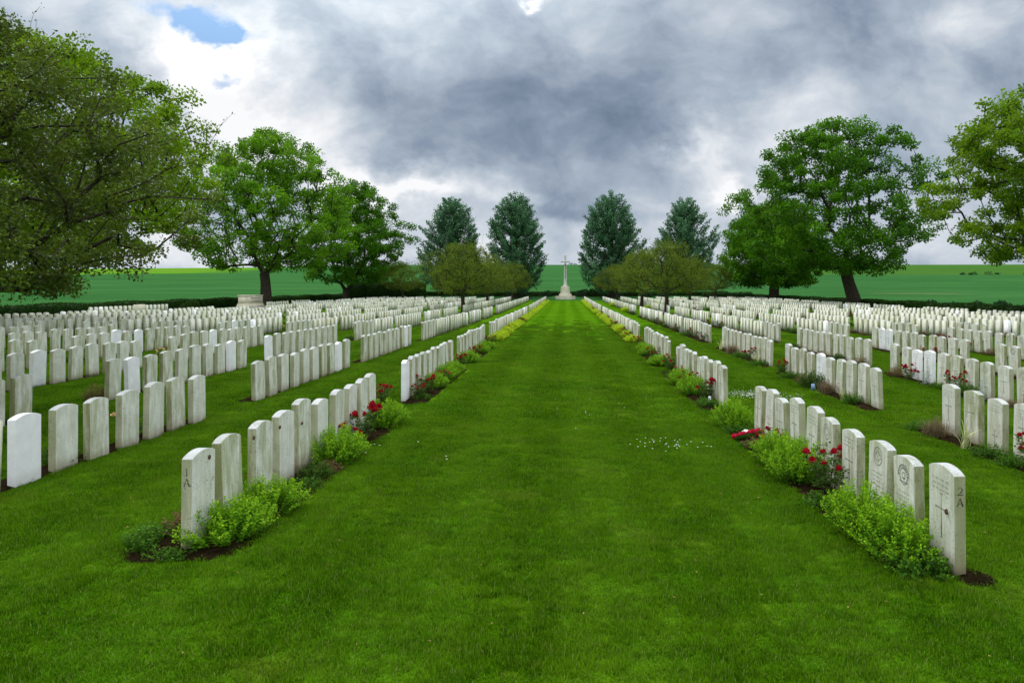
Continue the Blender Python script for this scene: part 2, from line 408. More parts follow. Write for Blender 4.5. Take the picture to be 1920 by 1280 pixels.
# soil beds
sb = MB(); rs = np.random.RandomState(5)
def strip(x0, x1, y0, y1):
    n = max(3, int((y1-y0)/.07)); yy = np.linspace(y0, y1, n)
    taper = np.clip(np.minimum(yy-y0, y1-yy)/.25, 0, 1)**.5
    xa = x0 + rs.uniform(-.035, .035, n) + (1-taper)*(x1-x0)*.3; xb = x1 + rs.uniform(-.035, .035, n) - (1-taper)*(x1-x0)*.3
    k = 4; V = []
    for j in range(k+1):
        t = j/k; x = xa*(1-t)+xb*t
        z = G(x, yy) + .004 + .028*math.sin(PI*t)*taper + (rs.uniform(0, .012, n) if 0 < j < k else 0)
        V.append(np.stack([x, yy, z], 1))
    V = np.concatenate(V); F_ = [(j*n+i, j*n+i+1, (j+1)*n+i+1, (j+1)*n+i) for j in range(k) for i in range(n-1)]
    sb.add(V, [f[::-1] for f in F_])
BEDS = []
for (sd_, n, x) in ROWS:
    for bi, (y0, k) in enumerate(BL):
        y1 = y0 + (k-1)*PITCH + SW
        if y0 > 66 and n > 0: continue
        if n == 0:
            bx = (-3.34, -2.76) if sd_ < 0 else (2.66, 3.26)
            a, b_ = y0-.22, y1+.12
        else:
            bx = (x-.36, x+.03); a, b_ = y0-.18, y1+.10
        strip(bx[0], bx[1], a, b_); BEDS.append((bx[0], bx[1], a, b_))
strip(-3.76, -3.15, 5.56, 6.2); BEDS.append((-3.76,-3.15,5.56,6.2))
strip(3.10, 3.50, 5.36, 5.70); BEDS.append((3.10,3.50,5.36,5.70))
tag(obj('soil', sb.mesh('soil', M['soil'], smooth=True)), kind='structure')

# ------------------------------------------------------------------ headstones
def stone_bm(h=.83, rise=.045, th=.092, w=SW, bev=.006):
    bm = bmesh.new(); pr = [(-w/2, -.08), (w/2, -.08), (w/2, h-rise)]
    R = (w*w/4 + rise*rise)/(2*rise); a0 = math.asin(w/2/R); nseg = 10
    for i in range(1, nseg):
        a = a0 - 2*a0*i/nseg; pr.append((R*math.sin(a), h-R+R*math.cos(a)))
    pr.append((-w/2, h-rise))
    vs = [bm.verts.new((-th/2, y, z)) for y, z in pr]; f = bm.faces.new(vs)
    e = bmesh.ops.extrude_face_region(bm, geom=[f]); v2 = [q for q in e['geom'] if isinstance(q, bmesh.types.BMVert)]
    bmesh.ops.translate(bm, verts=v2, vec=(th, 0, 0)); bmesh.ops.recalc_face_normals(bm, faces=bm.faces[:])
    if bev:
        ed = [q for q in bm.edges if q.calc_face_angle(0) > .9 and min(v.co.z for v in q.verts) > -.079 or (q.calc_face_angle(0) > .9 and abs(q.verts[0].co.z-q.verts[1].co.z) > .1)]
        bmesh.ops.bevel(bm, geom=ed, offset=bev, segments=2, profile=.6, affect='EDGES')
    return bm
def stone_mesh(name, white, **k):
    bm = stone_bm(**k); me = bpy.data.meshes.new(name)
    for f in bm.faces:
        n = f.normal
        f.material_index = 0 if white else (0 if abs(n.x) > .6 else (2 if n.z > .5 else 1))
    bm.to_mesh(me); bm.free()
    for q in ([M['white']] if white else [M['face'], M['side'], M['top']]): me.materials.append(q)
    z = np.zeros(len(me.vertices)*3, dtype=np.float32); me.vertices.foreach_get('co', z)
    a = me.attributes.new('height', 'FLOAT', 'POINT'); a.data.foreach_set('value', z[2::3].copy())
    return me
SM = [stone_mesh('headstone', False), stone_mesh('headstone', False, h=.815, rise=.042), stone_mesh('headstone', False, h=.845, rise=.048)]
SWH = stone_mesh('headstone', True, h=.83)

# carved marks, all on the west face (-x), 1.5 mm proud of it with the grooves' shade put into their grey
def on_face(parts, name):
    mb = MB(); t = .0018; x0 = -.046
    for (kind, *a) in parts:
        if kind == 'bar':       # y, z centre, half-length, half-width, angle
            y, z, hl, hw, an = a; c, s_ = math.cos(an), math.sin(an)
            q = [(-hl, -hw), (hl, -hw), (hl, hw), (-hl, hw)]
            P = [(y+u*c-v*s_, z+u*s_+v*c) for u, v in q]
            V = [(x0-t, p[0], p[1]) for p in P] + [(x0+.001, p[0], p[1]) for p in P]
            mb.add(V, [(3,2,1,0),(0,1,5,4),(1,2,6,5),(2,3,7,6),(3,0,4,7)])
        if kind == 'ring':
            y, z, ry, rz, hw, a0, a1 = a; n = 22; V = []
            for i in range(n+1):
                th = a0+(a1-a0)*i/n
                for r in (-hw, hw): V.append((x0-t, y+(ry+r)*math.cos(th), z+(rz+r)*math.sin(th)))
            mb.add(V, [(2*i, 2*i+2, 2*i+3, 2*i+1) for i in range(n)])
        if kind == 'poly':
            pts = a[0]; n = len(pts)
            for i in range(n):
                p, q = pts[i], pts[(i+1) % n]; dx_, dz_ = q[0]-p[0], q[1]-p[1]; L = math.hypot(dx_, dz_)
                nx_, nz_ = -dz_/L*.0035, dx_/L*.0035
                V = [(x0-t, p[0]+nx_, p[1]+nz_), (x0-t, q[0]+nx_, q[1]+nz_), (x0-t, q[0]-nx_, q[1]-nz_), (x0-t, p[0]-nx_, p[1]-nz_)]
                mb.add(V, [(0,1,2,3)])
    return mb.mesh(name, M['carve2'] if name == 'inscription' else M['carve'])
def lcross(zc, h, w, lw=.005): return [('bar', 0, zc, h/2, lw, PI/2), ('bar', 0, zc+h*.16, w/2, lw, 0),
    ('bar', 0, zc+h/2, .016, .004, 0), ('bar', 0, zc-h/2, .018, .004, 0), ('bar', -w/2, zc+h*.16, .012, .004, PI/2), ('bar', w/2, zc+h*.16, .012, .004, PI/2)]
leafpts = [(0,.065),(.014,.038),(.034,.044),(.028,.018),(.058,.022),(.050,0),(.062,-.012),(.022,-.030),(.024,-.044),(0,-.040)]
leafpts = leafpts + [(-p[0], p[1]) for p in leafpts[::-1][1:-1]]
def tlines(z0, n, rs_, wid=.26):
    o = []
    for k in range(n):
        y = -wid/2 + rs_.uniform(0, .04)
        while y < wid/2-.01:
            L = rs_.randint(3, 7)
            for q in range(L):
                if y > wid/2: break
                o.append(('bar', y, z0-k*.042, .0085, .0014, PI/2+rs_.uniform(-.35, .35)))
                if rs_.rand() < .6: o.append(('bar', y+.004, z0-k*.042+rs_.uniform(-.008, .008), .0045, .0013, 0))
                y += .013
            y += .018
    return o
rt_ = np.random.RandomState(3)
ring = lambda z: [('ring', 0, z, .085, .090, .005, 0, 2*PI)]
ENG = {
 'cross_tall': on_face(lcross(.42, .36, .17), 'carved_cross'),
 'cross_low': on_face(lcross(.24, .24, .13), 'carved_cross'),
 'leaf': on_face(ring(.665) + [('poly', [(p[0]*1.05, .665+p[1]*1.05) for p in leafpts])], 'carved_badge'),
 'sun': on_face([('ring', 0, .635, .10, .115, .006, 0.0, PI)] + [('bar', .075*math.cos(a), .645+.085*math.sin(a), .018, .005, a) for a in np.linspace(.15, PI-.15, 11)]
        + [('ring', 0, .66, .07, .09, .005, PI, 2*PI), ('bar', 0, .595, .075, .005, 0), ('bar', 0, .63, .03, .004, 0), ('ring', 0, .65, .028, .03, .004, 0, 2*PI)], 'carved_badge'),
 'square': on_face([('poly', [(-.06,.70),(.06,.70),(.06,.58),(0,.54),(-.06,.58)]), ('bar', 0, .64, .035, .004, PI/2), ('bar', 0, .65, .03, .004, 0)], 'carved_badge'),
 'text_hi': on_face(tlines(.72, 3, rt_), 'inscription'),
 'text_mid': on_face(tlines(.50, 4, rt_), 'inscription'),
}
KIT = {'T': ['text_hi', 'cross_tall'], 'S': ['sun', 'text_mid'], 'L': ['leaf', 'text_mid', 'cross_low'], 'C': ['text_hi', 'cross_tall'],
       'Q': ['square', 'text_mid', 'cross_low'], 'B': ['text_hi', 'cross_low']}
DESC = {'T': 'with a tall carved cross', 'C': 'with a tall carved cross', 'S': 'with sunburst badge', 'L': 'with leaf badge', 'Q': 'with shield badge', 'B': 'with a low carved cross'}
FIX = {(1,0,0): 'TSLCLCCCQC', (1,1,0): 'CCTCLLCBCC', (1,1,1): 'CCCLLCLLLC', (1,2,1): 'LCLLCCBCLC'}
WHITE = {(-1,1,0,3),(-1,2,1,1),(-1,1,1,8),(-1,2,1,8),(1,1,1,5),(1,2,1,6),(1,2,1,7),(1,3,2,8),(-1,0,1,0),(-1,2,2,0),(-1,3,1,3),(-1,2,0,6),(-1,3,2,4),(-1,1,2,9),(-1,4,2,5)}

rnd = random.Random(11)
stones = []
for (s_, n, x) in ROWS:
    for bi, (y0, k) in enumerate(BL):
        if s_ < 0 and n == 10 and (bi >= 6 and bi != 9 and bi != 10): continue
        if s_ < 0 and n == 9 and bi in (7, 8): continue
        for j in range(k):
            y = y0 + SW/2 + j*PITCH - (.29 if (s_ > 0 and bi == 0) else 0)
            px, py = proj(x, y, .4)
            if px < -420 or px > 2340: continue
            vis = (-25 < px < 1945)
            wh = (s_, n, bi, j) in WHITE or (rnd.random() < .035 and (n > 2 or bi > 2))
            stones.append(dict(s=s_, n=n, b=bi, j=j, x=x+rnd.gauss(0, .008), y=y+rnd.gauss(0, .006), d=y, vis=vis, w=wh,
                               rz=rnd.gauss(0, .022), rx=rnd.gauss(0, .014), ry=rnd.gauss(0, .017), dz=rnd.gauss(0, .018), m=rnd.randrange(3)))
# the single row beside the left hedge
for j in range(18):
    if j == 10: continue
    y = 55.5 + j*.62
    stones.append(dict(s=-1, n=11, b=20, j=j, x=-38.6, y=y, d=y, vis=True, w=(j == 2), rz=0, rx=0, ry=0, dz=0, m=0))
for q in stones:
    if q['s'] == 1 and q['n'] == 0 and q['b'] == 0 and q['j'] == 0: q.update(rx=.010, ry=-.012, rz=0, dz=.03, w=False, m=2, x=3.20, y=5.72)
    if q['s'] == -1 and q['n'] == 0 and q['b'] == 0 and q['j'] == 0: q.update(rx=0, ry=.012, rz=0, dz=.0, w=False, m=0, x=-3.24, y=6.02)
vis = sorted([q for q in stones if q['vis']], key=lambda q: q['d'])
near = vis[:300]; nid = {id(q) for q in near}
rest = [q for q in stones if id(q) not in nid]
LOOKS = ['mossy', 'pale grey', 'speckled', 'greenish', 'weathered', 'streaked']
last_of = {}
for q in near:
    k = (q['s'], q['n'], q['b']); last_of[k] = max(last_of.get(k, 0), q['j'])
for q in near:
    me = SWH if q['w'] else SM[q['m']]
    o = obj('headstone', me, None, (q['x'], q['y'], g(q['x'], q['y'])+q['dz']-.005))
    o.rotation_euler = (q['rx'], q['ry'], q['rz'])
    look = 'clean white' if q['w'] else 'weathered'
    pos = f"{ORD[q['j']]} from the near end of the {BNAME[q['b']]}, {ORD[q['n']]} row {SIDE[q['s']]} of aisle"
    lab = f"{look} headstone, {pos}"
    if len(lab.split()) > 16: lab = lab.replace('from the near end of the', 'from near end,').replace('clean ', '')
    tag(o, lab, 'headstone', 'headstones standing in rows')
    if q['s'] > 0 and q['d'] < 27:
        s_ = FIX.get((q['s'], q['n'], q['b'])); c = s_[q['j']] if s_ and q['j'] < len(s_) else rnd.choice('TCCCLLSBQ')
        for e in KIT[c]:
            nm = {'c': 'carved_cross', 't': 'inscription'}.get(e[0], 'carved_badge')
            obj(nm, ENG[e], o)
    if q['n'] == 0 and q['b'] == 0 and q['j'] == 0:   # row number cut in the end face (-y)
        mb = MB(); yy = -SW/2-.0018; rs2 = q['s']
        def seg(x0, z0, x1, z1, w_):
            w_ = w_*(.75 if rs2 < 0 else 1)
            d = Vector((x1-x0, 0, z1-z0)); L = d.length; nx_, nz_ = -d.z/L*w_/2, d.x/L*w_/2
            P = [(x0+nx_, z0+nz_), (x1+nx_, z1+nz_), (x1-nx_, z1-nz_), (x0-nx_, z0-nz_)]
            mb.add([(a, yy, b) for a, b in P]+[(a, yy+.003, b) for a, b in P], [(0,1,2,3),(0,4,5,1),(1,5,6,2),(2,6,7,3),(3,7,4,0)])
        # A
        za = .555
        seg(-.023, za, .0, za+.066, .0050); seg(.023, za, .0, za+.066, .0095); seg(-.014, za+.022, .014, za+.022, .0045)
        seg(-.029, za, -.013, za, .003); seg(.013, za, .029, za, .003)
        zn = .645
        if q['s'] < 0:
            seg(0, zn, 0, zn+.062, .0075); seg(-.011, zn, .011, zn, .003); seg(-.012, zn+.052, 0, zn+.062, .0035)
        else:
            P = [(-.018, .047), (-.014, .057), (-.004, .063), (.008, .062), (.017, .053), (.018, .043), (.012, .031), (.0, .017), (-.019, .003)]
            for i in range(len(P)-1): seg(P[i][0], zn+P[i][1], P[i+1][0], zn+P[i+1][1], .004 + .004*(3 < i < 7))
            seg(-.021, zn+.002, .021, zn+.002, .007); seg(.019, zn, .022, zn+.013, .0035)
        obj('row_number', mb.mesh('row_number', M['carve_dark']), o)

def simple_stone():
    w, h, r, t = SW/2, .83, .05, .046
    pr = [(-w, -.05), (w, -.05), (w, h-r), (w*.55, h-.014), (0, h), (-w*.55, h-.014), (-w, h-r)]
    k = len(pr); V = [(-t, y, z) for y, z in pr] + [(t, y, z) for y, z in pr]
    side = [(i, (i+1) % k, k+(i+1) % k, k+i) for i in range(k)]
    return np.array(V), [list(range(k))[::-1], [k+i for i in range(k)]], side
SV, SF7, SF4 = simple_stone()
def batch(lst, name):
    n = len(lst); k = len(SV); VV = []; ids = np.zeros(n)
    for i, q in enumerate(lst):
        c, s_ = math.cos(q['rz']), math.sin(q['rz']); P = SV.copy()
        P[:, 0] += q['ry']*P[:, 2]; P[:, 1] -= q['rx']*P[:, 2]
        X = P[:, 0]*c - P[:, 1]*s_ + q['x']; Y = P[:, 0]*s_+P[:, 1]*c + q['y']
        VV.append(np.stack([X, Y, P[:, 2]+g(q['x'], q['y'])+q['dz']], 1)); ids[i] = rnd.random()*9
    V = np.concatenate(VV); o7 = (np.arange(n)*k)[:, None, None]
    f4 = (np.array(SF4)[None]+o7).reshape(-1, 4); f7 = (np.array(SF7)[None]+o7).reshape(-1, 7)
    wh = np.array([q['w'] for q in lst])
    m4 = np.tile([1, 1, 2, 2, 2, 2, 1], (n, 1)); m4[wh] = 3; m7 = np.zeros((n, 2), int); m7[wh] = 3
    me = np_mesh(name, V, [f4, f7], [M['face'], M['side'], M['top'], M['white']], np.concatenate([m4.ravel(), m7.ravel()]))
    a = me.attributes.new('height', 'FLOAT', 'POINT'); a.data.foreach_set('value', np.tile(SV[:, 2], n).astype(np.float32))
    a = me.attributes.new('stone_id', 'FLOAT', 'POINT'); a.data.foreach_set('value', np.repeat(ids, k).astype(np.float32))
    return me
tag(obj('distant_headstones', batch(rest, 'distant_headstones')), 'rows of small pale headstones standing beyond the nearer blocks', 'headstones', kind='stuff')
# wider rectangular memorial in the row by the left hedge
mb = MB(); mb.box(0, 0, .42, .22, 1.35, .96, 0, .97); mb.box(0, 0, .03, .36, 1.5, .2)
tag(obj('memorial_block', mb.mesh('memorial_block', M['mon']), None, (-38.5, 61.7, g(-38, 61))), 'broad low memorial stone among small headstones by the left hedge', 'memorial')

# ------------------------------------------------------------------ foliage tools
def unit(a): return a/(np.linalg.norm(a, axis=1, keepdims=True)+1e-9)
def leaf_quads(P, D, S, asp, rs_, fold=.15):
    """diamond leaves: P base point, D direction, S length"""
    n = len(P); D = unit(D); R = unit(rs_.normal(size=(n, 3))); A = unit(np.cross(D, R)); N = np.cross(A, D)
    S = S[:, None]; a = P; c = P + D*S; mid = P + D*S*.45 - N*S*fold
    V = np.stack([a, mid+A*S*asp/2, c, mid-A*S*asp/2], 1).reshape(-1, 3)
    F_ = np.arange(n*4).reshape(-1, 4)
    return V, F_

def crown_points(rs_, n, zb, zt, prof, lump, minsep, ellip=(1, 1)):
    """scatter cluster centres inside a lumpy solid of revolution"""
    ph = rs_.uniform(0, 2*PI, 12); pts = []
    kk = [(2, 1.), (3, 2.), (5, 3.), (4, 4.5), (7, 2.5), (6, 6.)]
    tries = 0
    while len(pts) < n and tries < n*60:
        tries += 1
        t = rs_.rand(); th = rs_.uniform(0, 2*PI); u = rs_.rand()**.42
        R = np.interp(t, *zip(*prof))
        ln = sum(math.sin(a*th+b*t*3+ph[i])*lump/(1+i*.35) for i, (a, b) in enumerate(kk))
        r = R*(1+ln)*u
        p = np.array([r*math.cos(th)*ellip[0], r*math.sin(th)*ellip[1], zb+(zt-zb)*t])
        if pts and np.min(np.sum((np.array(pts)-p)**2, 1)) < minsep**2: continue
        pts.append(p)
    return np.array(pts)

def skeleton(pts, trunk, rs_, r_tip=.012, e=2.35, back=.35, sag=.06):
    """grow branches from trunk nodes to every point"""
    nodes = [np.array(p, float) for p in trunk]; par = [-1]+list(range(len(trunk)-1)); nt = len(trunk)
    fork = nodes[-1]; first = max(1, nt-3)
    order = np.argsort(np.linalg.norm(pts-fork, axis=1)); tips = []
    plen = [0.]*nt
    for i in range(first, nt): plen[i] = 0.
    for k in order:
        p = pts[k]; A = np.array(nodes[first:]); d = np.linalg.norm(A-p, axis=1)
        cost = d + back*np.array(plen[first:]) + .7*np.clip(A[:, 2]-p[2], 0, None)
        j = int(np.argmin(cost))+first; L = np.linalg.norm(p-nodes[j])
        m = max(1, int(L/.9)); prev = j
        off = rs_.normal(size=3)*L*.07
        for q in range(1, m+1):
            t = q/m; c = nodes[j]*(1-t)+p*t + off*math.sin(PI*t) + np.array([0, 0, L*sag*math.sin(PI*t)])
            nodes.append(c); par.append(prev); plen.append(plen[j]+L*t*.5); prev = len(nodes)-1
        tips.append(prev)
    N = len(nodes); rr = np.zeros(N)
    for t in tips: rr[t] += r_tip**e
    for i in range(N-1, 0, -1): rr[par[i]] += rr[i] if rr[i] > 0 else 0
    rad = np.maximum(rr, r_tip**e)**(1/e)
    return nodes, par, rad, tips

def tree_mesh(nodes, par, rad, nt, trunk_r, m, minr=0.0, smooth=True, kmax=9):
    sc = trunk_r/rad[max(0, nt-1)] if rad[max(0, nt-1)] > 0 else 1
    sc = min(sc, 2.2)
    rad = rad*sc
    for i in range(nt): rad[i] = trunk_r*(1.0 + .55*(1-i/max(1, nt-1))**3)
    mb = MB(); used = set()
    mb.tube(nodes[:nt], rad[:nt], 12)
    for i in range(nt, len(nodes)):
        if rad[i] < minr: continue
        p = par[i]; r0 = min(rad[p], rad[i]*1.35) if p >= nt else min(rad[p]*.8, rad[i]*1.6)
        mb.tube([nodes[p], nodes[i]], [r0, rad[i]], kmax if rad[i] > .12 else (6 if rad[i] > .04 else 4))
    return mb.mesh('trunk', m, smooth=smooth)

def foliage(pts, dirs, rs_, per, spread, size, asp, m, droop=0., elong=None, name='crown', aim=.6):
    n = len(pts); cnt = np.maximum(3, (per*rs_.uniform(.55, 1.45, n)).astype(int)); idx = np.repeat(np.arange(n), cnt); K = len(idx)
    o = rs_.normal(size=(K, 3)); o = unit(o)*(rs_.rand(K, 1)**.5)
    sp = spread*rs_.uniform(.7, 1.25, n)[idx][:, None]
    o = o*sp*np.array([1, 1, .72])
    if elong is not None:
        d = unit(dirs)[idx]; o = o*.42 + d*(rs_.rand(K, 1)*2-.6)*elong*(1)
        o *= 1.0
    P = pts[idx]+o
    D = unit(o+1e-6)*aim + rs_.normal(size=(K, 3))*.6 + np.array([0, 0, -droop])
    V, F_ = leaf_quads(P, D, size*rs_.uniform(.6, 1.35, K), asp, rs_)
    ct = rs_.rand(n)[idx]
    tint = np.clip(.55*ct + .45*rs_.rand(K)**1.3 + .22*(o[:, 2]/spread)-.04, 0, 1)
    return np_mesh(name, V, F_, m, tint=tint)

def make_tree(name, label, cat, loc, zb, zt, prof, trunk, trunk_r, ncl, per, size, leafm, seed, lump=.14, spread=1.0, asp=.7,
              minsep=.8, ellip=(1, 1), group=None, shiftx=(0, 0), elong=None, droop=.15, minr=.0, back=.35, outward=None, extra=None):
    rs_ = np.random.RandomState(seed)
    pts = crown_points(rs_, ncl, zb, zt, prof, lump, minsep, ellip) + np.array([shiftx[0], shiftx[1], 0])
    if extra is not None: pts = np.concatenate([pts, extra])
    nodes, par, rad, tips = skeleton(pts, trunk, rs_, back=back)
    root = empty(name, loc); tag(root, label, cat, group)
    obj('trunk', tree_mesh(nodes, par, rad, len(trunk), trunk_r, M['bark'], minr), root)
    cen = np.array([trunk[-1][0]+shiftx[0]*.5, trunk[-1][1]+shiftx[1]*.5, zb-(zt-zb)*.15])
    dirs = pts-cen
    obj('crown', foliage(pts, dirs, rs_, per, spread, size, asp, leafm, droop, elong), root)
    return root

# ------------------------------------------------------------------ trees
def L(x, y): return (x, y, g(x, y) if YE > y and XL < x < XR else float(TERR(x, y)))
mp = [(0,4.5),(.12,8),(.35,10),(.58,9.4),(.78,7.2),(.92,4.2),(1,1.2)]
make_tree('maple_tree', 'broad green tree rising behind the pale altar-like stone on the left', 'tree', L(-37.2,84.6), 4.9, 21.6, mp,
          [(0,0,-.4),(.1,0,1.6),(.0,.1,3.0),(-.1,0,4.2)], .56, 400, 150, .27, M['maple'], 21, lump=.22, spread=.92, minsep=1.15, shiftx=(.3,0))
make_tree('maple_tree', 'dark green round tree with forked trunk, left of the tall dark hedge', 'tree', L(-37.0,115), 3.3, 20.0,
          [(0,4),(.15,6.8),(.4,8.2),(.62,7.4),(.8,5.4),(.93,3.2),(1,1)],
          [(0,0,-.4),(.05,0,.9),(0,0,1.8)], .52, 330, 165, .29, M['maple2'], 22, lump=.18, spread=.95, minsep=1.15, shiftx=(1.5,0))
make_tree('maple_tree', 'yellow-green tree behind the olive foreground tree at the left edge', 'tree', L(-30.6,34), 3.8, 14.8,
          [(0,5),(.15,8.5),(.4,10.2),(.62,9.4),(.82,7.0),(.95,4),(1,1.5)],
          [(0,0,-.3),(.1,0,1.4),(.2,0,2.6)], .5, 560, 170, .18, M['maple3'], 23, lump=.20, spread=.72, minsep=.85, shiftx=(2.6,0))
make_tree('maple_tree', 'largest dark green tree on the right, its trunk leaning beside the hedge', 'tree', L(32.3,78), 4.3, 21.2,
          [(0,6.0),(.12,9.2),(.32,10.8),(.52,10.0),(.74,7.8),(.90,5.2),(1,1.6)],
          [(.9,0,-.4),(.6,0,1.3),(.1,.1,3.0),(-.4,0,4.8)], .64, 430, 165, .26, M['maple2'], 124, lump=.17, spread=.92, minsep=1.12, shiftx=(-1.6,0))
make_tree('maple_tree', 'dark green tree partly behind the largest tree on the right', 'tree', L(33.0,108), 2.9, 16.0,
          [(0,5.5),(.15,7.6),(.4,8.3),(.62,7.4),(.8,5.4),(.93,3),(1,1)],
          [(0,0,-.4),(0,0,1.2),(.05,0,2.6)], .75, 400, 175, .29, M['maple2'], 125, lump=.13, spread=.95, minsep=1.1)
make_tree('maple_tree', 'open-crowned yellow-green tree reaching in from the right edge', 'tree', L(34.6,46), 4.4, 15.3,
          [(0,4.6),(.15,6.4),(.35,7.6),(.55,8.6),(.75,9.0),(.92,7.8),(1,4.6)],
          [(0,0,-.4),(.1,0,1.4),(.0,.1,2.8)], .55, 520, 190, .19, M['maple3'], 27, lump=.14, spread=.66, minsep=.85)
pr = [(0,2.6),(.10,4.4),(.28,4.8),(.5,4.3),(.72,3.3),(.88,2.0),(1,.4)]
rp = np.random.RandomState(40)
def poplar_meshes(seed, lump):
    rs_ = np.random.RandomState(seed)
    pts = crown_points(rs_, 420, 1.2, 18.6, pr, lump, .68)
    tr = [(0,0,-.4)]+[(.04*math.sin(i), .04*math.cos(i), i*1.25+.6) for i in range(12)]
    nodes, par, rad, tips = skeleton(pts, tr, rs_, back=.2, sag=-.05)
    # allow side branches from the whole stem
    tm = tree_mesh(nodes, par, rad, len(tr), .42, M['bark'])
    dirs = pts*np.array([1, 1, 0]); dirs = unit(dirs)*.75 + np.array([0, 0, .9])
    cm = foliage(pts, dirs, rs_, 135, 1.1, .28, .62, M['poplar'], 0., 1.0)
    return tm, cm
PM = [poplar_meshes(41, .20), poplar_meshes(42, .24), poplar_meshes(43, .22), poplar_meshes(44, .26)]
for (px, d, top, rz, k, lab) in ((845,141.5,20.0,.4,2,'outermost blue-green conical tree on the left, behind olive trees'), (968,131,19.6,2.,1,'blue-green conical tree just left of the stone cross'),
                     (1146,131,19.9,4.,0,'blue-green conical tree just right of the stone cross'), (1283,143.5,20.2,5.2,3,'outermost blue-green conical tree on the right, behind olive trees')):
    x = (px-CX)*d/F; r = empty('conical_tree', (x, d, float(TERR(x, d))), rz, (top-.5)/18.6 if d < 135 else (top-.6)/18.6)
    tag(r, lab, 'tree', 'four blue-green trees behind the cemetery')
    obj('trunk', PM[k][0], r); obj('crown', PM[k][1], r)

def thorn_meshes(seed, ncl, per, size, spread, minsep, leafm, zb, zt, R, twigs=0, trh=2.0):
    rs_ = np.random.RandomState(seed)
    pts = crown_points(rs_, ncl, zb, zt, [(t, r*R) for t, r in ((0,.70),(.10,.93),(.3,1.),(.55,.86),(.8,.62),(1,.2))], .19, minsep)
    tr = [(0,0,-.3),(.03,.02,.6),(-.03,.03,1.3),(.02,0,trh)]
    nodes, par, rad, tips = skeleton(pts, tr, rs_, r_tip=.010, back=.25, sag=.10)
    tm = tree_mesh(nodes, par, rad, len(tr), .17, M['bark'])
    cm = foliage(pts, pts, rs_, per, spread, size, .6, leafm, .1)
    tw = None
    if twigs:
        mb = MB(); LP = []; LD = []
        for i in range(twigs):
            p = pts[rs_.randint(len(pts))].copy(); o = p-np.array([0, 0, (zb+zt)/2-1.2]); o = o/np.linalg.norm(o)
            if np.hypot(p[0], p[1]) < R*.5 and p[2] < zb+(zt-zb)*.6: continue
            if o[2] < -.1: continue
            ln = rs_.uniform(.35, .8)*(1+.9*(rs_.rand() < .2)); d = unit((o+rs_.normal(size=3)*.35+np.array([0, 0, .35]))[None])[0]
            P = [p]; 
            for q in range(5): d = unit((d+rs_.normal(size=3)*.16)[None])[0]; P.append(P[-1]+d*ln/5)
            mb.tube(P, np.linspace(.007, .0022, 6), 4)
            for q in range(1, 6):
                for z in range(3): LP.append(P[q]+rs_.normal(size=3)*.012); LD.append(d+rs_.normal(size=3)*.9)
                if rs_.rand() < .4:
                    e = P[q]+unit((d+rs_.normal(size=3)*.8)[None])[0]*.16; mb.tube([P[q], e], [.004, .002], 3)
                    for z in range(3): LP.append(e*rs_.rand()+P[q]*(1-0) if False else e+rs_.normal(size=3)*.03); LD.append(rs_.normal(size=3))
        tw = mb.mesh('twigs', M['twig'])
        LP = np.array(LP); LD = np.array(LD); V, F_ = leaf_quads(LP, LD, size*.8*rs_.uniform(.6, 1.2, len(LP)), .55, rs_)
        tl = np_mesh('twig_leaves', V, F_, leafm, tint=rs_.rand(len(LP)))
        return tm, cm, tw, tl
    return tm, cm
TM = [thorn_meshes(51, 210, 90, .115, .60, .48, M['thorn'], 2.0, 6.5, 3.7, 60), thorn_meshes(52, 190, 90, .115, .60, .50, M['thorn'], 1.9, 6.2, 3.7, 60), thorn_meshes(53, 170, 95, .115, .62, .50, M['thorn'], 2.1, 6.6, 3.6, 90)]
TH = [(-9.75,65,'nearest olive tree left of the aisle beyond the headstones',0,1.02),(-9.9,87,'second olive tree left of the aisle, close to it',1,1.0),(-9.2,117,'farthest small olive tree beside the aisle on the left',0,.98),
      (-18.4,113,'olive tree half hidden behind the nearest olive tree on the left',1,1.0),(-26.4,111,'outermost small olive tree on the left, before the tall dark hedge',0,.95),
      (9.3,62.6,'nearest olive tree right of the aisle beyond the headstones',1,1.0),(8.95,80,'second olive tree right of the aisle, close to it',0,1.02),(9.0,119,'farthest small olive tree beside the aisle on the right',1,1.0),
      (17.9,98,'olive tree half hidden behind the nearest olive tree on the right',0,1.0),(24.2,110,'outermost small olive tree on the right, left of the dark tree',1,.92)]
for i, (x, y, lab, k, s) in enumerate(TH):
    r = empty('olive_tree', L(x, y), i*1.7, s); tag(r, lab, 'tree', 'small olive-leaved trees among the headstones')
    for nm, me in zip(('trunk', 'crown', 'twigs', 'twig_leaves'), TM[(0, 1, 2, 0, 2, 2, 0, 1, 1, 2)[i]]): obj(nm, me, r)
N1 = thorn_meshes(61, 600, 190, .066, .34, .30, M['thorn1'], 2.2, 7.0, 4.15, 700)
r = empty('olive_tree', L(-10.9, 10.9), .6); tag(r, 'large dark olive tree overhanging headstones at the left edge', 'tree')
for nm, me in zip(('trunk', 'crown', 'twigs', 'twig_leaves'), N1): obj(nm, me, r)

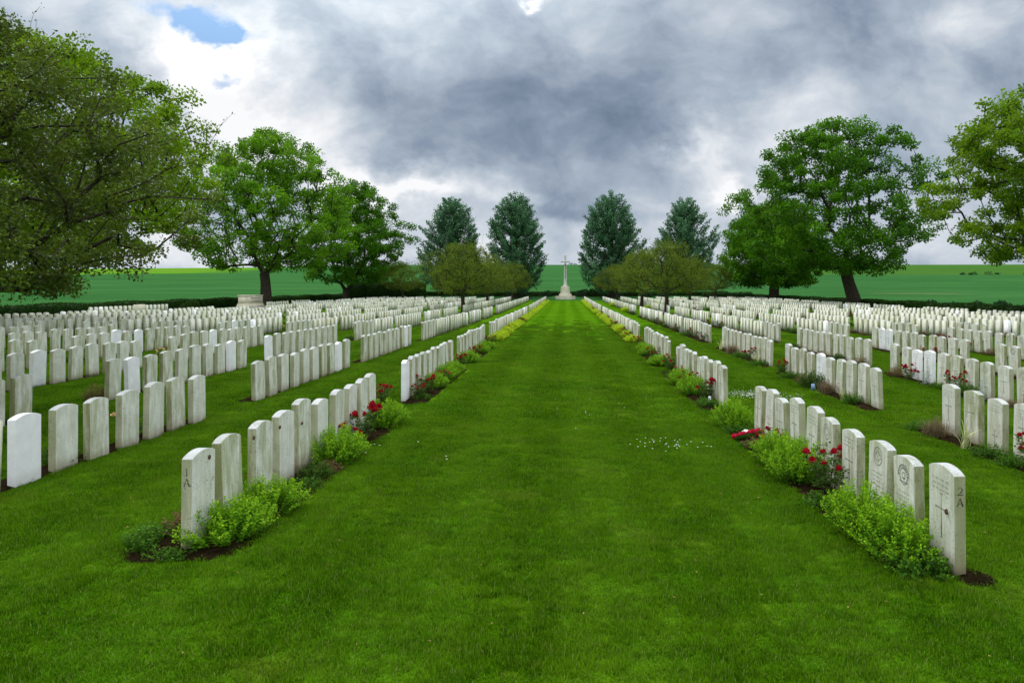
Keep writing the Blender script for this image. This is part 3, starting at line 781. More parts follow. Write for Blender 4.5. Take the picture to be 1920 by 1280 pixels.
# ------------------------------------------------------------------ hedges and bushes
def hedge(name, label, x0, x1, y0, y1, h, leaf, den, seed, matk='hedge', wob=.06, base=None):
    rs_ = np.random.RandomState(seed); root = empty(name, ((x0+x1)/2, (y0+y1)/2, 0)); tag(root, label, 'hedge')
    cx, cy = (x0+x1)/2, (y0+y1)/2; mb = MB()
    nl = max(2, int(max(x1-x0, y1-y0)/3)); longx = (x1-x0) > (y1-y0)
    for i in range(nl):
        a, b_ = i/nl, (i+1)/nl
        X0, X1, Y0, Y1 = (x0+(x1-x0)*a, x0+(x1-x0)*b_, y0, y1) if longx else (x0, x1, y0+(y1-y0)*a, y0+(y1-y0)*b_)
        gz = float(G((X0+X1)/2, (Y0+Y1)/2)); e = .05
        mb.box((X0+X1)/2-cx, (Y0+Y1)/2-cy, gz+h/2-.15, (X1-X0)-(0 if longx else 2*e), (Y1-Y0)-(2*e if longx else 0), h+.2)
    obj('stems', mb.mesh('stems', M['hedge']), root)
    P = []; D = []
    lx, ly = x1-x0, y1-y0
    for (area, fn) in ((lx*ly, 'top'), (ly*h, 'x0'), (ly*h, 'x1'), (lx*h, 'y0'), (lx*h, 'y1')):
        if fn == 'y1': continue
        k = int(area*den); u = rs_.rand(k); v = rs_.rand(k); e = rs_.normal(size=k)*.035
        z = v*h
        if fn == 'top': p = np.stack([x0+u*lx, y0+v*ly, h+e], 1); d = (0, 0, 1)
        elif fn == 'x0': p = np.stack([x0-e, y0+u*ly, z], 1); d = (-1, 0, .3)
        elif fn == 'x1': p = np.stack([x1+e, y0+u*ly, z], 1); d = (1, 0, .3)
        else: p = np.stack([x0+u*lx, y0+e, z], 1); d = (0, -1, .3)
        P.append(p); D.append(np.tile(d, (k, 1)))
    P = np.concatenate(P); D = np.concatenate(D).astype(float)
    P[:, 2] += G(P[:, 0], P[:, 1]) + wob*np.sin(P[:, 0]*.9+P[:, 1]*.7)*np.clip(P[:, 2]/h, 0, 1)
    V, F_ = leaf_quads(P-np.array([cx, cy, 0]), D*.5+rs_.normal(size=P.shape)*.6, leaf*rs_.uniform(.6, 1.3, len(P)), .65, rs_)
    obj('leaves', np_mesh('leaves', V, F_, M[matk], tint=rs_.rand(len(P))), root)
hedge('clipped_hedge', 'long low clipped dark hedge along the left side of the cemetery', -42.0, -41.0, 8, 140, 1.02, .13, 120, 71)
hedge('clipped_hedge', 'long low clipped dark hedge along the right side of the cemetery', 33.4, 34.4, 8, 140, .98, .13, 120, 72)
hedge('clipped_hedge', 'low dark hedge across the far end behind the stone cross', -40.9, 33.3, 139.6, 140.8, 1.45, .17, 70, 73)
hedge('tall_hedge', 'tall dark block of hedge right of the forked tree on the left', -40.4, -26.8, 126.5, 131, 3.15, .2, 60, 74, wob=.1)
hedge('clipped_hedge', 'short low hedge before the right-hand dark tree at the far end', 24.6, 33.2, 121, 122.4, 1.35, .16, 80, 75)
rsb = np.random.RandomState(80)
def bush_mesh(seed, nl, leaf, mk):
    rs_ = np.random.RandomState(seed); d = unit(rs_.normal(size=(nl, 3))); d[:, 2] = np.abs(d[:, 2])
    lum = 1+.10*np.sin(d[:, 0]*5+seed)+.10*np.sin(d[:, 1]*6+2*seed)+.06*np.sin(d[:, 2]*9)
    P = d*(lum*rs_.uniform(.82, 1.0, nl))[:, None]
    V, F_ = leaf_quads(P, d+rs_.normal(size=d.shape)*.7, leaf*rs_.uniform(.6, 1.3, nl), .6, rs_)
    # a dark twiggy heart so that no light falls straight through
    mb = MB(); k = 10
    for i in range(k):
        th = 2*PI*i/k; mb.tube([(0, 0, -.1), (.35*math.cos(th), .35*math.sin(th), .4), (.72*math.cos(th), .72*math.sin(th), .62*(1+.2*math.sin(3*th)))], [.09, .07, .02], 5)
    return np_mesh('foliage', V, F_, M[mk], tint=rs_.rand(nl)), mb.mesh('stems', M['twig'])
BM = [bush_mesh(81, 3600, .10, 'bush'), bush_mesh(82, 3600, .10, 'hedge'), bush_mesh(83, 3600, .11, 'bush')]
bx = [-16.5,-13.6,-10.9,-8.3,-5.9,-3.6,3.4,5.6,8.0,10.6,13.4,16.3,19.4]
nmL = ['seventh','sixth','fifth','fourth','third','second']
for i, x in enumerate(bx):
    s_ = 'left' if x < 0 else 'right'; k = sum(1 for q in bx if (q < 0) == (x < 0) and abs(q) <= abs(x))
    r = empty('round_bush', L(x, 135.6+rsb.uniform(-1, 1.5)), rsb.uniform(0, 6))
    sx = rsb.uniform(1.25, 1.75); r.scale = (sx, sx*.8, rsb.uniform(1.15, 1.95))
    tag(r, f'dark rounded bush by the far hedge, {ORD[k-1]} to the {s_} of the stone cross', 'bush', 'dark rounded bushes along the far hedge')
    obj('foliage', BM[i % 3][0], r); obj('stems', BM[i % 3][1], r)
r = empty('round_bush', L(-38.2, 69.5)); r.scale = (1.15, 1.1, .95); tag(r, 'small round bush at the end of the headstone row by left hedge', 'bush')
obj('foliage', BM[1][0], r); obj('stems', BM[1][1], r)
# scrub on the field edge, right and centre skyline
rs_ = np.random.RandomState(90); P = []
for i in range(46):
    x = rs_.uniform(150, 235) if i < 20 else (rs_.uniform(-60, 60) if i < 34 else rs_.uniform(26, 60))
    if i < 20: y = 284-x*.12+rs_.uniform(-2, 2)
    elif i < 34: y = 452+rs_.uniform(-3, 3)
    else: x = rs_.uniform(45, 62); y = 84+rs_.uniform(-8, 8)
    s = rs_.uniform(.5, 1.5) if i < 20 else (rs_.uniform(1.2, 2.2) if i < 34 else .5); k = 90
    d = unit(rs_.normal(size=(k, 3))); d[:, 2] = abs(d[:, 2]); c = np.array([x, y, float(TERR(x, y))])
    P.append(c+d*np.array([s*1.3, s, s])*rs_.uniform(.5, 1, (k, 1)))
P = np.concatenate(P); V, F_ = leaf_quads(P, rs_.normal(size=P.shape), rs_.uniform(.3, .6, len(P)), .6, rs_)
tag(obj('field_scrub', np_mesh('field_scrub', V, F_, M['bush'], tint=rs_.rand(len(P)))), 'scattered small scrub growing along the field edges', 'scrub', kind='stuff')

# ------------------------------------------------------------------ monuments
def octa(mb, z0, z1, r0, r1, m=0, ey=1.0):
    V = []; c = 1/math.cos(PI/8)
    for z, r in ((z0, r0), (z1, r1)):
        for i in range(8): t = PI/8+i*PI/4; V.append((r*c*math.cos(t), r*c*math.sin(t)*ey, z))
    F_ = [(i, (i+1) % 8, 8+(i+1) % 8, 8+i) for i in range(8)]
    mb.add(V, F_, m); mb.add(V, [tuple(8+i for i in range(8))], m)
cr = empty('stone_cross', L(0, 127.2)); tag(cr, 'tall pale stone cross with bronze sword on stepped base at aisle end', 'monument')
mb = MB(); octa(mb, -.1, .06, 2.55, 2.55); obj('paving', mb.mesh('paving', M['pav']), cr)
mb = MB(); octa(mb, .055, .72, 1.88, 1.86); octa(mb, .715, 1.14, 1.20, 1.14); octa(mb, 1.135, 1.20, 1.02, .98)
octa(mb, 1.195, 2.50, .93, .80); octa(mb, 2.495, 2.56, .80, .76)
obj('stepped_base', mb.mesh('stepped_base', M['mon']), cr)
mb = MB(); octa(mb, 2.555, 2.95, .40, .33); octa(mb, 2.945, 7.1, .325, .17); octa(mb, 7.095, 8.25, .17, .165)
mb.box(0, 0, 7.18, 1.62, .26, .32); mb.box(-.76, 0, 7.18, .14, .31, .37); mb.box(.76, 0, 7.18, .14, .31, .37); mb.box(0, 0, 8.2, .38, .36, .14)
obj('cross_shaft', mb.mesh('cross_shaft', M['shaft']), cr)
mb = MB(); y = -.36
mb.add([(-.055,y,6.5),(.055,y,6.5),(.045,y+.09,3.9),(-.045,y+.09,3.9),(0,y+.10,3.55),(-.055,y+.05,6.5),(.055,y+.05,6.5)], [(0,1,2,3)])
mb.box(0, y+.08, 5.2, .085, .10, 2.6, 0, 1.25); mb.box(0, y+.10, 6.55, .42, .10, .075); mb.box(0, y+.11, 6.78, .06, .08, .42); mb.box(0, y+.11, 7.02, .11, .1, .1)
obj('bronze_sword', mb.mesh('bronze_sword', M['bronze']), cr)

rem = empty('altar_stone', L(-35.3, 76.6)); tag(rem, 'long pale altar-like stone on steps near the left hedge', 'monument')
mb = MB(); mb.box(0, 0, .02, 3.6, 6.4, .2); mb.box(0, 0, .17, 2.7, 5.5, .12); obj('steps', mb.mesh('steps', M['pav']), rem)
mb = MB(); mb.box(0, 0, .36, 1.30, 3.95, .26); mb.box(0, 0, .55, 1.22, 3.87, .14, 0, .97); mb.box(0, 0, 1.04, 1.10, 3.66, .86, 0, .985); mb.box(0, 0, 1.52, 1.16, 3.74, .12, 0, .99)
blk = obj('block', mb.mesh('block', M['mon']), rem)
def text_mesh(name, body, size, m, ext=.006):
    cu = bpy.data.curves.new(name, 'FONT'); cu.body = body; cu.size = size; cu.extrude = ext; cu.align_x = 'CENTER'; cu.align_y = 'CENTER'; cu.space_line = 1.25
    o = bpy.data.objects.new(name, cu); C.objects.link(o); bpy.context.view_layer.update()
    me = bpy.data.meshes.new_from_object(o.evaluated_get(bpy.context.evaluated_depsgraph_get())); bpy.data.objects.remove(o); me.name = name
    me.materials.clear(); me.materials.append(m); return me
M['letter'] = m_plain('carved_letter', (.24,.21,.15), .95, .2, 20)
t = obj('inscription', text_mesh('inscription', 'THEIR NAME LIVETH\nFOR EVERMORE', .27, M['letter']), rem, (.552, 0, 1.04)); t.rotation_euler = (PI/2, 0, PI/2)

# ------------------------------------------------------------------ plants at the feet of the stones
def shrub_mesh(seed, rx, ry, h, nst, leaf, whorl, mk, minz=.12, lw=.55, up=.35, thick=.0025, gap=.022, bare=False):
    rs_ = np.random.RandomState(seed); P = []; D = []; S = []; T = []; mb = MB()
    for i in range(nst):
        u = math.sqrt(rs_.rand()); th = rs_.uniform(0, 2*PI); bx_, by_ = rx*u*.55*math.cos(th), ry*u*.62*math.sin(th)
        hh = h*(1-.55*u**2.2)*rs_.uniform(.72, 1.12); ln = rs_.uniform(.15, .6)*u+.05
        tx, ty = bx_+math.cos(th)*rx*.55*u, by_+math.sin(th)*ry*.5*u
        c = np.array([[bx_, by_, -.01], [(bx_+tx)/2-.01, (by_+ty)/2, hh*.55], [tx, ty, hh]])
        tt = np.linspace(0, 1, 5)[:, None]; Q = (1-tt)**2*c[0]+2*tt*(1-tt)*c[1]+tt**2*c[2]
        if i % (1 if bare else 2) == 0: mb.tube(Q, np.linspace(thick, thick*.5, 5), 3)
        n = int(hh*(1-minz)/gap); tint0 = rs_.rand()
        for k in range(n):
            t_ = minz+(1-minz)*(k+.5)/n; q = (1-t_)**2*c[0]+2*t_*(1-t_)*c[1]+t_**2*c[2]
            a0 = rs_.uniform(0, 2*PI); s_ = leaf*(1.0-.35*t_)*rs_.uniform(.7, 1.25)
            for w_ in range(whorl):
                a = a0+w_*2*PI/whorl; P.append(q+rs_.normal(size=3)*leaf*.25); D.append((math.cos(a), math.sin(a), up+t_*.5+rs_.normal()*.3)); S.append(s_)
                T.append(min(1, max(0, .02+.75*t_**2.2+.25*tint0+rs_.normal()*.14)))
    P = np.array(P); V, F_ = leaf_quads(P, np.array(D), np.array(S), lw, rs_, .12)
    return np_mesh('foliage', V, F_, M[mk], tint=T), mb.mesh('stems', M['stem'])
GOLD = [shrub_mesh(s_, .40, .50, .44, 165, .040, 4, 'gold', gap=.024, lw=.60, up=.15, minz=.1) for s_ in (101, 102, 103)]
GOLDF = [shrub_mesh(s_, .42, .56, .46, 80, .072, 4, 'goldfar', gap=.045, up=.2, lw=.65) for s_ in (104, 105)]
LOW = [shrub_mesh(s_, .22, .32, .17, 80, .034, 3, 'low', minz=.05, gap=.02, lw=.75) for s_ in (106, 107)]
LOWM = [shrub_mesh(s_, .2, .30, .30, 70, .045, 3, 'low', gap=.035) for s_ in (108, 109)]
RUSTY = [shrub_mesh(s_, .22, .30, .34, 60, .045, 3, 'rusty', gap=.04) for s_ in (110, 111)]
DARK = [shrub_mesh(112, .24, .34, .26, 90, .042, 3, 'rosel', gap=.025)]
SILV = [shrub_mesh(113, .10, .10, .50, 12, .045, 3, 'silver', gap=.03, lw=.4)]
def bloom_mesh(name, m, r=.034, seed=1):
    mb = MB(); rs_ = np.random.RandomState(seed)
    for (n, rad, tilt, z0) in ((3, .38, .15, .25), (5, .68, .35, .12), (6, 1.0, .75, 0)):
        for i in range(n):
            a = 2*PI*(i+rs_.rand()*.4)/n; wd = 2.2/n+.28; V = []
            for v in (0, .5, 1):
                for u in (-1, 0, 1):
                    th = a+u*wd*(.6+.4*v); rr = r*rad*(.25+.75*math.sin(v*PI*.62)); zz = r*(z0+v*(1.15-tilt)) + (-.12*r*u*u*v)
                    V.append((rr*math.cos(th), rr*math.sin(th), zz))
            mb.add(V, [(0,1,4,3),(1,2,5,4),(3,4,7,6),(4,5,8,7)])
    return mb.mesh(name, m, smooth=True)
BLR = [bloom_mesh('bloom', M['red'], .044, 1), bloom_mesh('bloom', M['red'], .036, 2)]
BLO = [bloom_mesh('bloom', M['orange'], .038, 3)]; BLC = [bloom_mesh('bloom', M['cream'], .040, 4)]
def rose_parts(seed, h=.52, r=.26, nst=17, mk='rosel', leaf=.042, gap=.042):
    rs_ = np.random.RandomState(seed); mb = MB(); P = []; D = []; S = []; tips = []
    for i in range(nst):
        th = rs_.uniform(0, 2*PI); u = rs_.rand()**.5; hh = h*rs_.uniform(.6, 1.1); tx, ty = r*u*math.cos(th), r*u*math.sin(th)*1.2
        c = np.array([[tx*.2, ty*.2, -.01], [tx*.5+rs_.normal()*.03, ty*.5+rs_.normal()*.03, hh*.6], [tx, ty, hh]])
        tt = np.linspace(0, 1, 6)[:, None]; Q = (1-tt)**2*c[0]+2*tt*(1-tt)*c[1]+tt**2*c[2]; mb.tube(Q, np.linspace(.0045, .002, 6), 4); tips.append(Q[-1])
        n = int(hh/gap)
        for k in range(1, n+1):
            t_ = .15+.8*k/n; q = (1-t_)**2*c[0]+2*t_*(1-t_)*c[1]+t_**2*c[2]; a = rs_.uniform(0, 2*PI)
            d = np.array([math.cos(a), math.sin(a), rs_.uniform(-.1, .5)]); sd_ = np.array([-math.sin(a), math.cos(a), 0])
            for e_, o_ in ((.10, 0), (.065, 1), (.065, -1), (.035, 1), (.035, -1)):
                P.append(q+d*e_*.9); D.append(d*(1 if o_ == 0 else .5)+sd_*o_+rs_.normal(size=3)*.25); S.append(leaf*rs_.uniform(.7, 1.15))
    V, F_ = leaf_quads(np.array(P), np.array(D), np.array(S), .68, rs_, .1)
    return np_mesh('foliage', V, F_, M[mk], tint=rs_.rand(len(P))), mb.mesh('stems', M['twig']), tips
ROSE = [rose_parts(120), rose_parts(121, .48, .24, 12), rose_parts(122, .56, .28, 14), rose_parts(123, .40, .2, 9)]
ROSEF = [rose_parts(124, .46, .24, 9, leaf=.075, gap=.08)]
def blades(seed, n, ln, wd, mk, spread=.05, arch=.5, seg=5, fan=False):
    rs_ = np.random.RandomState(seed); V = []; F_ = []; T = []; b = 0
    for i in range(n):
        th = rs_.uniform(0, 2*PI); l = ln*rs_.uniform(.55, 1.1); lean = rs_.uniform(.05, arch); sx_, sy_ = rs_.normal(size=2)*spread
        d = np.array([math.cos(th), math.sin(th), 0]); s_ = np.array([-d[1], d[0], 0])
        for k in range(seg+1):
            t_ = k/seg; p = np.array([sx_, sy_, 0])+d*(lean*l*t_**1.7)+np.array([0, 0, l*(t_-lean*.55*t_**2.6)]); w_ = wd*(1-t_**2.5)*.5+.0006
            V += [p-s_*w_, p+s_*w_]
        for k in range(seg): F_.append((b+2*k, b+2*k+1, b+2*k+3, b+2*k+2)); T.append(rs_.rand())
        b += 2*(seg+1)
    return np_mesh('leaves', V, F_, M[mk], tint=T)
IRIS = [blades(130, 16, .46, .024, 'iris', .035, .75), blades(131, 13, .52, .022, 'iris', .03, .8)]
SEDGE = [blades(132, 380, .30, .005, 'sedge', .06, .95, 4), blades(133, 380, .34, .005, 'sedge', .06, .9, 4)]
SEEDS = blades(134, 30, .30, .010, 'rusty', .05, .7, 3)

rk = random.Random(77)
def plant(kind, x, y, s=1.0, label=None, far=False, sz=1.0, dz=0.):
    rz = rk.uniform(0, 6.28); loc = (x, y, g(x, y)+dz)
    NM = dict(gold=('golden_shrub','golden green shrub'), low=('low_plant','low green plant'), lowm=('green_shrub','green leafy plant'), rusty=('bronze_shrub','bronze-brown plant'),
              dark=('dark_shrub','dark green leafy shrub'), rose=('rose_bush','red rose bush'), orose=('rose_bush','faded orange rose bush'), crose=('rose_bush','cream rose bush'),
              iris=('iris_clump','striped sword-leaved clump'), sedge=('sedge_tuft','reddish brown grass tuft'), silver=('silver_plant','tall silvery plant'))
    name, desc = NM[kind]
    r = empty(name, loc, rz if kind != 'gold' else rk.choice((0, PI))+rk.uniform(-.3, .3), s); r.scale = (s, s, s*sz)
    tag(r, label, {'rose': 'rose bush', 'orose': 'rose bush', 'crose': 'rose bush'}.get(kind, 'plant' if kind not in ('gold', 'dark') else 'shrub'))
    def two(mm): obj('foliage', mm[0], r); obj('stems', mm[1], r)
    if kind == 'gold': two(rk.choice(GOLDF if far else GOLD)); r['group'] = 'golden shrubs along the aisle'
    elif kind == 'low': two(rk.choice(LOW))
    elif kind == 'lowm': two(rk.choice(LOWM))
    elif kind == 'rusty': two(rk.choice(RUSTY))
    elif kind == 'dark': two(DARK[0])
    elif kind == 'silver': two(SILV[0])
    elif kind == 'iris': obj('leaves', rk.choice(IRIS), r)
    elif kind == 'sedge': obj('leaves', rk.choice(SEDGE), r); obj('seed_heads', SEEDS, r)
    else:
        k = rk.choice(ROSEF if far else ROSE); obj('foliage', k[0], r); obj('stems', k[1], r)
        B = {'rose': BLR, 'orose': BLO, 'crose': BLC}[kind]; tips = list(k[2]); rk.shuffle(tips)
        nb = rk.randint(7, 11) if not far else rk.randint(3, 5)
        for p in tips[:nb]:
            q = (p[0]+rk.gauss(0, .02), p[1]+rk.gauss(0, .02), p[2]+rk.uniform(-.02, .02))
            b = obj('bloom', rk.choice(B), r, q, rk.uniform(0, 6), (1.7 if far else 1.3)*rk.uniform(.8, 1.2))
            b.rotation_euler = (rk.uniform(-.5, .5), rk.uniform(-.5, .5), rk.uniform(0, 6))
        r['group'] = 'rose bushes among the headstones'
    return r
DS = dict(gold='golden green shrub', low='low green plant', lowm='green leafy plant', rusty='bronze brown plant', dark='dark green leafy shrub', rose='red rose bush', orose='faded orange rose bush',
          crose='cream rose bush', iris='striped sword-leaved clump', sedge='reddish brown grass tuft', silver='tall silvery plant')
# hand-placed along the aisle: side, kind, x, y, scale, height factor, words
NEAR = [
 (-1,'gold',-3.02,6.12,.92,.86,'nearest golden shrub left of the aisle, covering the first headstone foot'),
 (-1,'gold',-2.98,6.80,.92,.86,'second golden shrub left of aisle, joined to the nearest one'),
 (-1,'dark',-2.95,8.05,.85,.9,'dark leafy shrub on bare soil, left of aisle before fourth headstone'),
 (-1,'gold',-2.98,8.95,1.0,1.0,'third golden shrub left of aisle, before the fifth and sixth headstones'),
 (-1,'rose',-2.98,10.15,1.15,1.05,'large red rose bush in the front block left of aisle'),
 (-1,'gold',-2.98,11.2,.98,1.0,'fourth golden shrub left of aisle, beside the large red roses'),
 (-1,'rose',-3.45,12.75,.9,1.0,'red rose bush in the gap after the front block left of aisle'),
 (-1,'low',-3.2,12.6,.9,.8,'low green plant in the gap after the front block left of aisle'),
 (-1,'rose',-3.0,14.0,.85,.75,'red rose bush at the near end of second block, left of aisle'),
 (-1,'low',-2.92,14.0,.8,.9,'low yellowish plant below roses, second block left of aisle'),
 (-1,'gold',-3.0,15.6,.85,.95,'fifth golden shrub left of aisle, before second block'),
 (-1,'gold',-3.0,17.0,.95,.95,'sixth golden shrub left of aisle, before second block'),
 (-1,'gold',-3.0,18.3,.85,.9,'seventh golden shrub left of aisle, at far end of second block'),
 (-1,'rose',-3.0,19.6,.9,1.0,'red rose bush in gap after second block left of aisle'),
 (1,'low',2.95,5.62,1.15,.9,'low dark green plant at the foot of nearest right headstone'),
 (1,'gold',2.90,5.98,.95,1.02,'nearest golden shrub right of aisle, before the second headstone'),
 (1,'gold',2.86,6.58,.92,1.12,'second golden shrub right of aisle, joined to the nearest one'),
 (1,'rose',2.98,7.75,.98,.95,'red rose bush before the fourth headstone right of aisle'),
 (1,'low',2.80,7.45,1.0,.7,'low green plant between golden shrubs and roses, right of aisle'),
 (1,'dark',3.0,7.35,.7,.8,'dark leafy shrub before the nearest red roses, right of aisle'),
 (1,'gold',2.86,8.45,1.0,1.12,'third golden shrub right of aisle, before sixth headstone'),
 (1,'gold',2.86,9.2,.9,1.1,'fourth golden shrub right of aisle, joined to the third one'),
 (1,'low',2.85,10.2,.9,.7,'low dark plant just before the poppy wreath'),
 (1,'gold',2.88,11.75,.95,1.1,'fifth golden shrub right of aisle, at the far end of front block'),
 (1,'lowm',2.86,13.75,.85,.75,'green leafy plant at the near end of second block, right of aisle'),
 (1,'low',2.92,14.2,.9,.9,'low plant by the second block right of aisle'),
 (1,'rose',3.0,14.5,.9,1.0,'red rose bush near the second block end, right of aisle'),
 (1,'gold',2.9,15.5,1.0,1.0,'sixth golden shrub right of aisle, before second block'),
 (1,'gold',2.9,16.9,.95,1.05,'seventh golden shrub right of aisle, before second block'),
 (1,'orose',2.95,17.9,.8,1.0,'small orange rose bush in second block right of aisle'),
 (1,'low',2.9,18.6,.9,.9,'low plant near the far end of second block right of aisle'),
 (1,'rose',2.98,19.4,.9,1.0,'red rose bush at the far end of second block right of aisle'),
 (-1,'lowm',-3.62,5.85,.85,.8,'straggly green plant behind the nearest left headstone'),
 (-1,'rusty',-3.52,6.25,.75,.8,'bronze brown plant behind the nearest left headstone'),
]
NEAR += [
 (-1,'low',-3.62,6.15,.8,.9,'low green plant on bare soil behind the nearest left headstone'),
 (-1,'low',-3.30,5.68,.7,.6,'tiny low plant at the foot of the nearest left headstone'),
 (-1,'low',-2.95,7.6,.9,.8,'low plant between second golden shrub and dark shrub, left of aisle'),
 (-1,'rose',-3.0,9.65,.8,.95,'smaller red rose bush just before the large roses, left of aisle'),
 (-1,'rusty',-2.9,8.4,.7,.6,'small bronze plant beside the dark shrub, left of aisle'),
 (-1,'rose',-3.0,14.7,.85,.9,'red rose bush between first headstones of second block, left of aisle'),
 (-1,'orose',-2.98,16.4,.7,.8,'small orange rose bush between golden shrubs, second block left'),
 (1,'dark',2.95,5.72,.75,.8,'small dark shrub against the nearest right headstone'),
 (1,'rusty',2.86,10.05,.9,.7,'bronze plant between golden shrub and poppy wreath, right'),
 (1,'rose',3.0,9.8,.75,.85,'small red rose bush just before the poppy wreath, right of aisle'),
 (1,'low',2.86,11.25,1.0,.8,'low plant just behind the poppy wreath, right of aisle'),
 (1,'rose',2.98,16.2,.8,.85,'red rose bush between golden shrubs, second block right')]
for s_, k, x, y, s, sz, lab in NEAR: plant(k, x, y, s, lab, False, sz)
# right of the aisle, second row, front two blocks as in the photograph
XB = [q[2] for q in ROWS if q[0] == 1 and q[1] == 1][0]; XC2 = [q[2] for q in ROWS if q[0] == 1 and q[1] == 2][0]
HAND = [('sedge',XB-.30,11.05,1.1,1,'reddish brown grass tuft at far end of front block, second row right of aisle'),
 ('iris',XB-.33,10.2,1.05,1,'striped sword-leaved clump in front block, second row right of aisle'),
 ('lowm',XB-.30,9.65,.95,.7,'green plant beside striped leaves in front block, second row right of aisle'),
 ('low',XB-.30,11.65,.9,1,'low plant behind the brown tuft, front block, second row right of aisle'),
 ('rose',XB-.28,8.75,.9,1,'red rose bush in front block, second row right of aisle'),
 ('low',XB-.30,9.2,.9,1,'low plant by red roses, front block, second row right of aisle'),
 ('low',XB-.30,8.1,1.0,1,'low plant nearest the camera in second row right of aisle'),
 ('lowm',XB-.28,14.3,1.0,.8,'green plant at near end of second block, second row right of aisle'),
 ('iris',XB-.30,14.75,.7,1,'yellow-striped leaves in second block, second row right of aisle'),
 ('sedge',XB-.28,15.7,1.1,1,'pinkish grass tuft in second block, second row right of aisle'),
 ('dark',XB-.28,16.6,1.2,1.3,'tall dark bush in second block, second row right of aisle'),
 ('rusty',XB-.28,17.2,.9,1,'bronze plant in second block, second row right of aisle'),
 ('low',XB-.28,18.3,1.1,1,'low plant at far third of second block, second row right of aisle'),
 ('rose',XB-.28,19.0,.8,.9,'small red roses at far end of second block, second row right of aisle'),
 ('dark',XC2-.28,15.3,1.1,1,'dark leafy shrub in second block, third row right of aisle'),
 ('rose',XC2-.28,15.8,.9,1,'red rose bush in second block, third row right of aisle'),
 ('silver',XC2-.30,17.0,1.1,1.2,'tall silvery plant in second block, third row right of aisle'),
 ('silver',XC2-.30,14.7,.9,1.2,'silvery plant at near end of second block, third row right of aisle'),
 ('rusty',XC2-.28,18.6,1.0,1,'bronze plant at far end of second block, third row right of aisle'),
 ('iris',XB-.28,21.6,1.2,1,'striped sword leaves at near end of third block, second row right of aisle'),
 ('rose',XB-.28,22.4,1.,1,'red rose bush at near end of third block, second row right of aisle'),
 ('low',XB-.30,21.1,1.2,1,'low plant at near end of third block, second row right of aisle'),
 ('sedge',XB-.28,24.6,1.4,1,'brown grass tuft in third block, second row right of aisle'),
 ('low',XB-.28,23.4,1.2,1,'low plant in third block, second row right of aisle'),
 ('iris',XB-.28,26.3,1.3,1,'striped sword leaves at far end of third block, second row right of aisle')]
for k, x, y, s, sz, lab in HAND: plant(k, x, y, s, lab, False, sz)
DONE = {(1,1,0),(1,1,1),(1,1,2)}
SLOT = ['near end', 'near third', 'middle', 'far third', 'far end']
for (s_, n, x) in ROWS:
    for bi, (y0, k) in enumerate(BL):
        y1 = y0+(k-1)*PITCH+SW; far = y0 > 25
        if n == 0 and bi >= 2:
            for si in range(5):
                y = y0+.2+(y1-y0-.4)*si/4; kd = rk.choice(['gold']*6+['orose','rose','gold']) if bi < 7 else rk.choice(['gold']*5+['orose', 'rusty'])
                if bi in (2,) : kd = ['gold','rose','gold','gold','rose'][si]
                xx = x - s_*.25 if s_ > 0 else x+.25
                plant(kd, xx, y, rk.uniform(.85, 1.05) if kd == 'gold' else rk.uniform(.8, 1.0), f'{DS[kd]} at {SLOT[si]} of {BNAME[bi]}, first row {SIDE[s_]} of aisle', far, rk.uniform(.75, .95))
        elif n > 0 and y0 < 60 and (s_, n, bi) not in DONE:
            px, _ = proj(x, (y0+y1)/2, 0)
            if px < -60 or px > 1990: continue
            if s_ > 0:
                nslot = 4 if y0 < 32 else 3
                if n > 5: nslot = 2
            else: nslot = 2 if n < 6 else 1
            for si in sorted(rk.sample(range(5), nslot)):
                y = y0+.2+(y1-y0-.4)*si/4
                kd = rk.choice(['low','low','lowm','rose','rose','rusty','dark','iris','sedge','silver','orose'] if s_ > 0 else ['rose','lowm','low','rusty','dark','crose'])
                plant(kd, x-.27+rk.uniform(-.03, .03), y+rk.uniform(-.1, .1), rk.uniform(.8, 1.05), f'{DS[kd]} at {SLOT[si]} of {BNAME[bi]}, {ORD[n]} row {SIDE[s_]} of aisle', far, rk.uniform(.8, 1.05))
        elif 0 < n < 5 and 60 <= y0 < 100 and rk.random() < .5:
            si = rk.randrange(5); kd = rk.choice(['gold', 'lowm', 'rusty', 'orose']); y = y0+.2+(y1-y0-.4)*si/4
            plant(kd, x-.27, y, 1.15, f'{DS[kd]} at {SLOT[si]} of {BNAME[bi]}, {ORD[n]} row {SIDE[s_]} of aisle', True, 1.0)

# wreath of poppies with its card
wr = empty('poppy_wreath', (2.86, 10.75, g(2.86, 10.75)+.05)); wr.rotation_euler = (-.35, -.12, .3); tag(wr, 'red and pink poppy wreath with white card lying right of the aisle', 'wreath')
mb = MB(); n = 26
P = [(.20*math.cos(2*PI*i/n), .20*math.sin(2*PI*i/n), 0) for i in range(n+1)]; mb.tube(P, [.035]*(n+1), 7); obj('ring', mb.mesh('ring', M['low'], smooth=True), wr)
pop = bloom_mesh('poppy', M['poppy'], .052, 9)
for i in range(17):
    a = 2*PI*i/17; o = obj('poppy', pop, wr, (.20*math.cos(a), .20*math.sin(a), .022), a); o.rotation_euler = (rk.uniform(-.4, .4), rk.uniform(-.4, .4), a)
obj('greenery', LOW[0][0], wr, (0, 0, .0), 0, .42)
mb = MB(); mb.box(0, 0, 0, .13, .10, .004); o = obj('card', mb.mesh('card', M['paper']), wr, (.07, .10, .085)); o.rotation_euler = (.5, -.2, .5)
mb = MB(); mb.box(0, 0, .09, .10, .012, .15, 0, .8); mb.box(0, .02, .02, .05, .05, .05)
tag(obj('tribute_card', mb.mesh('tribute_card', M['blue']), None, (XB-.42, 16.2, g(XB, 16))), 'small pale blue card standing among plants in second row right', 'card')
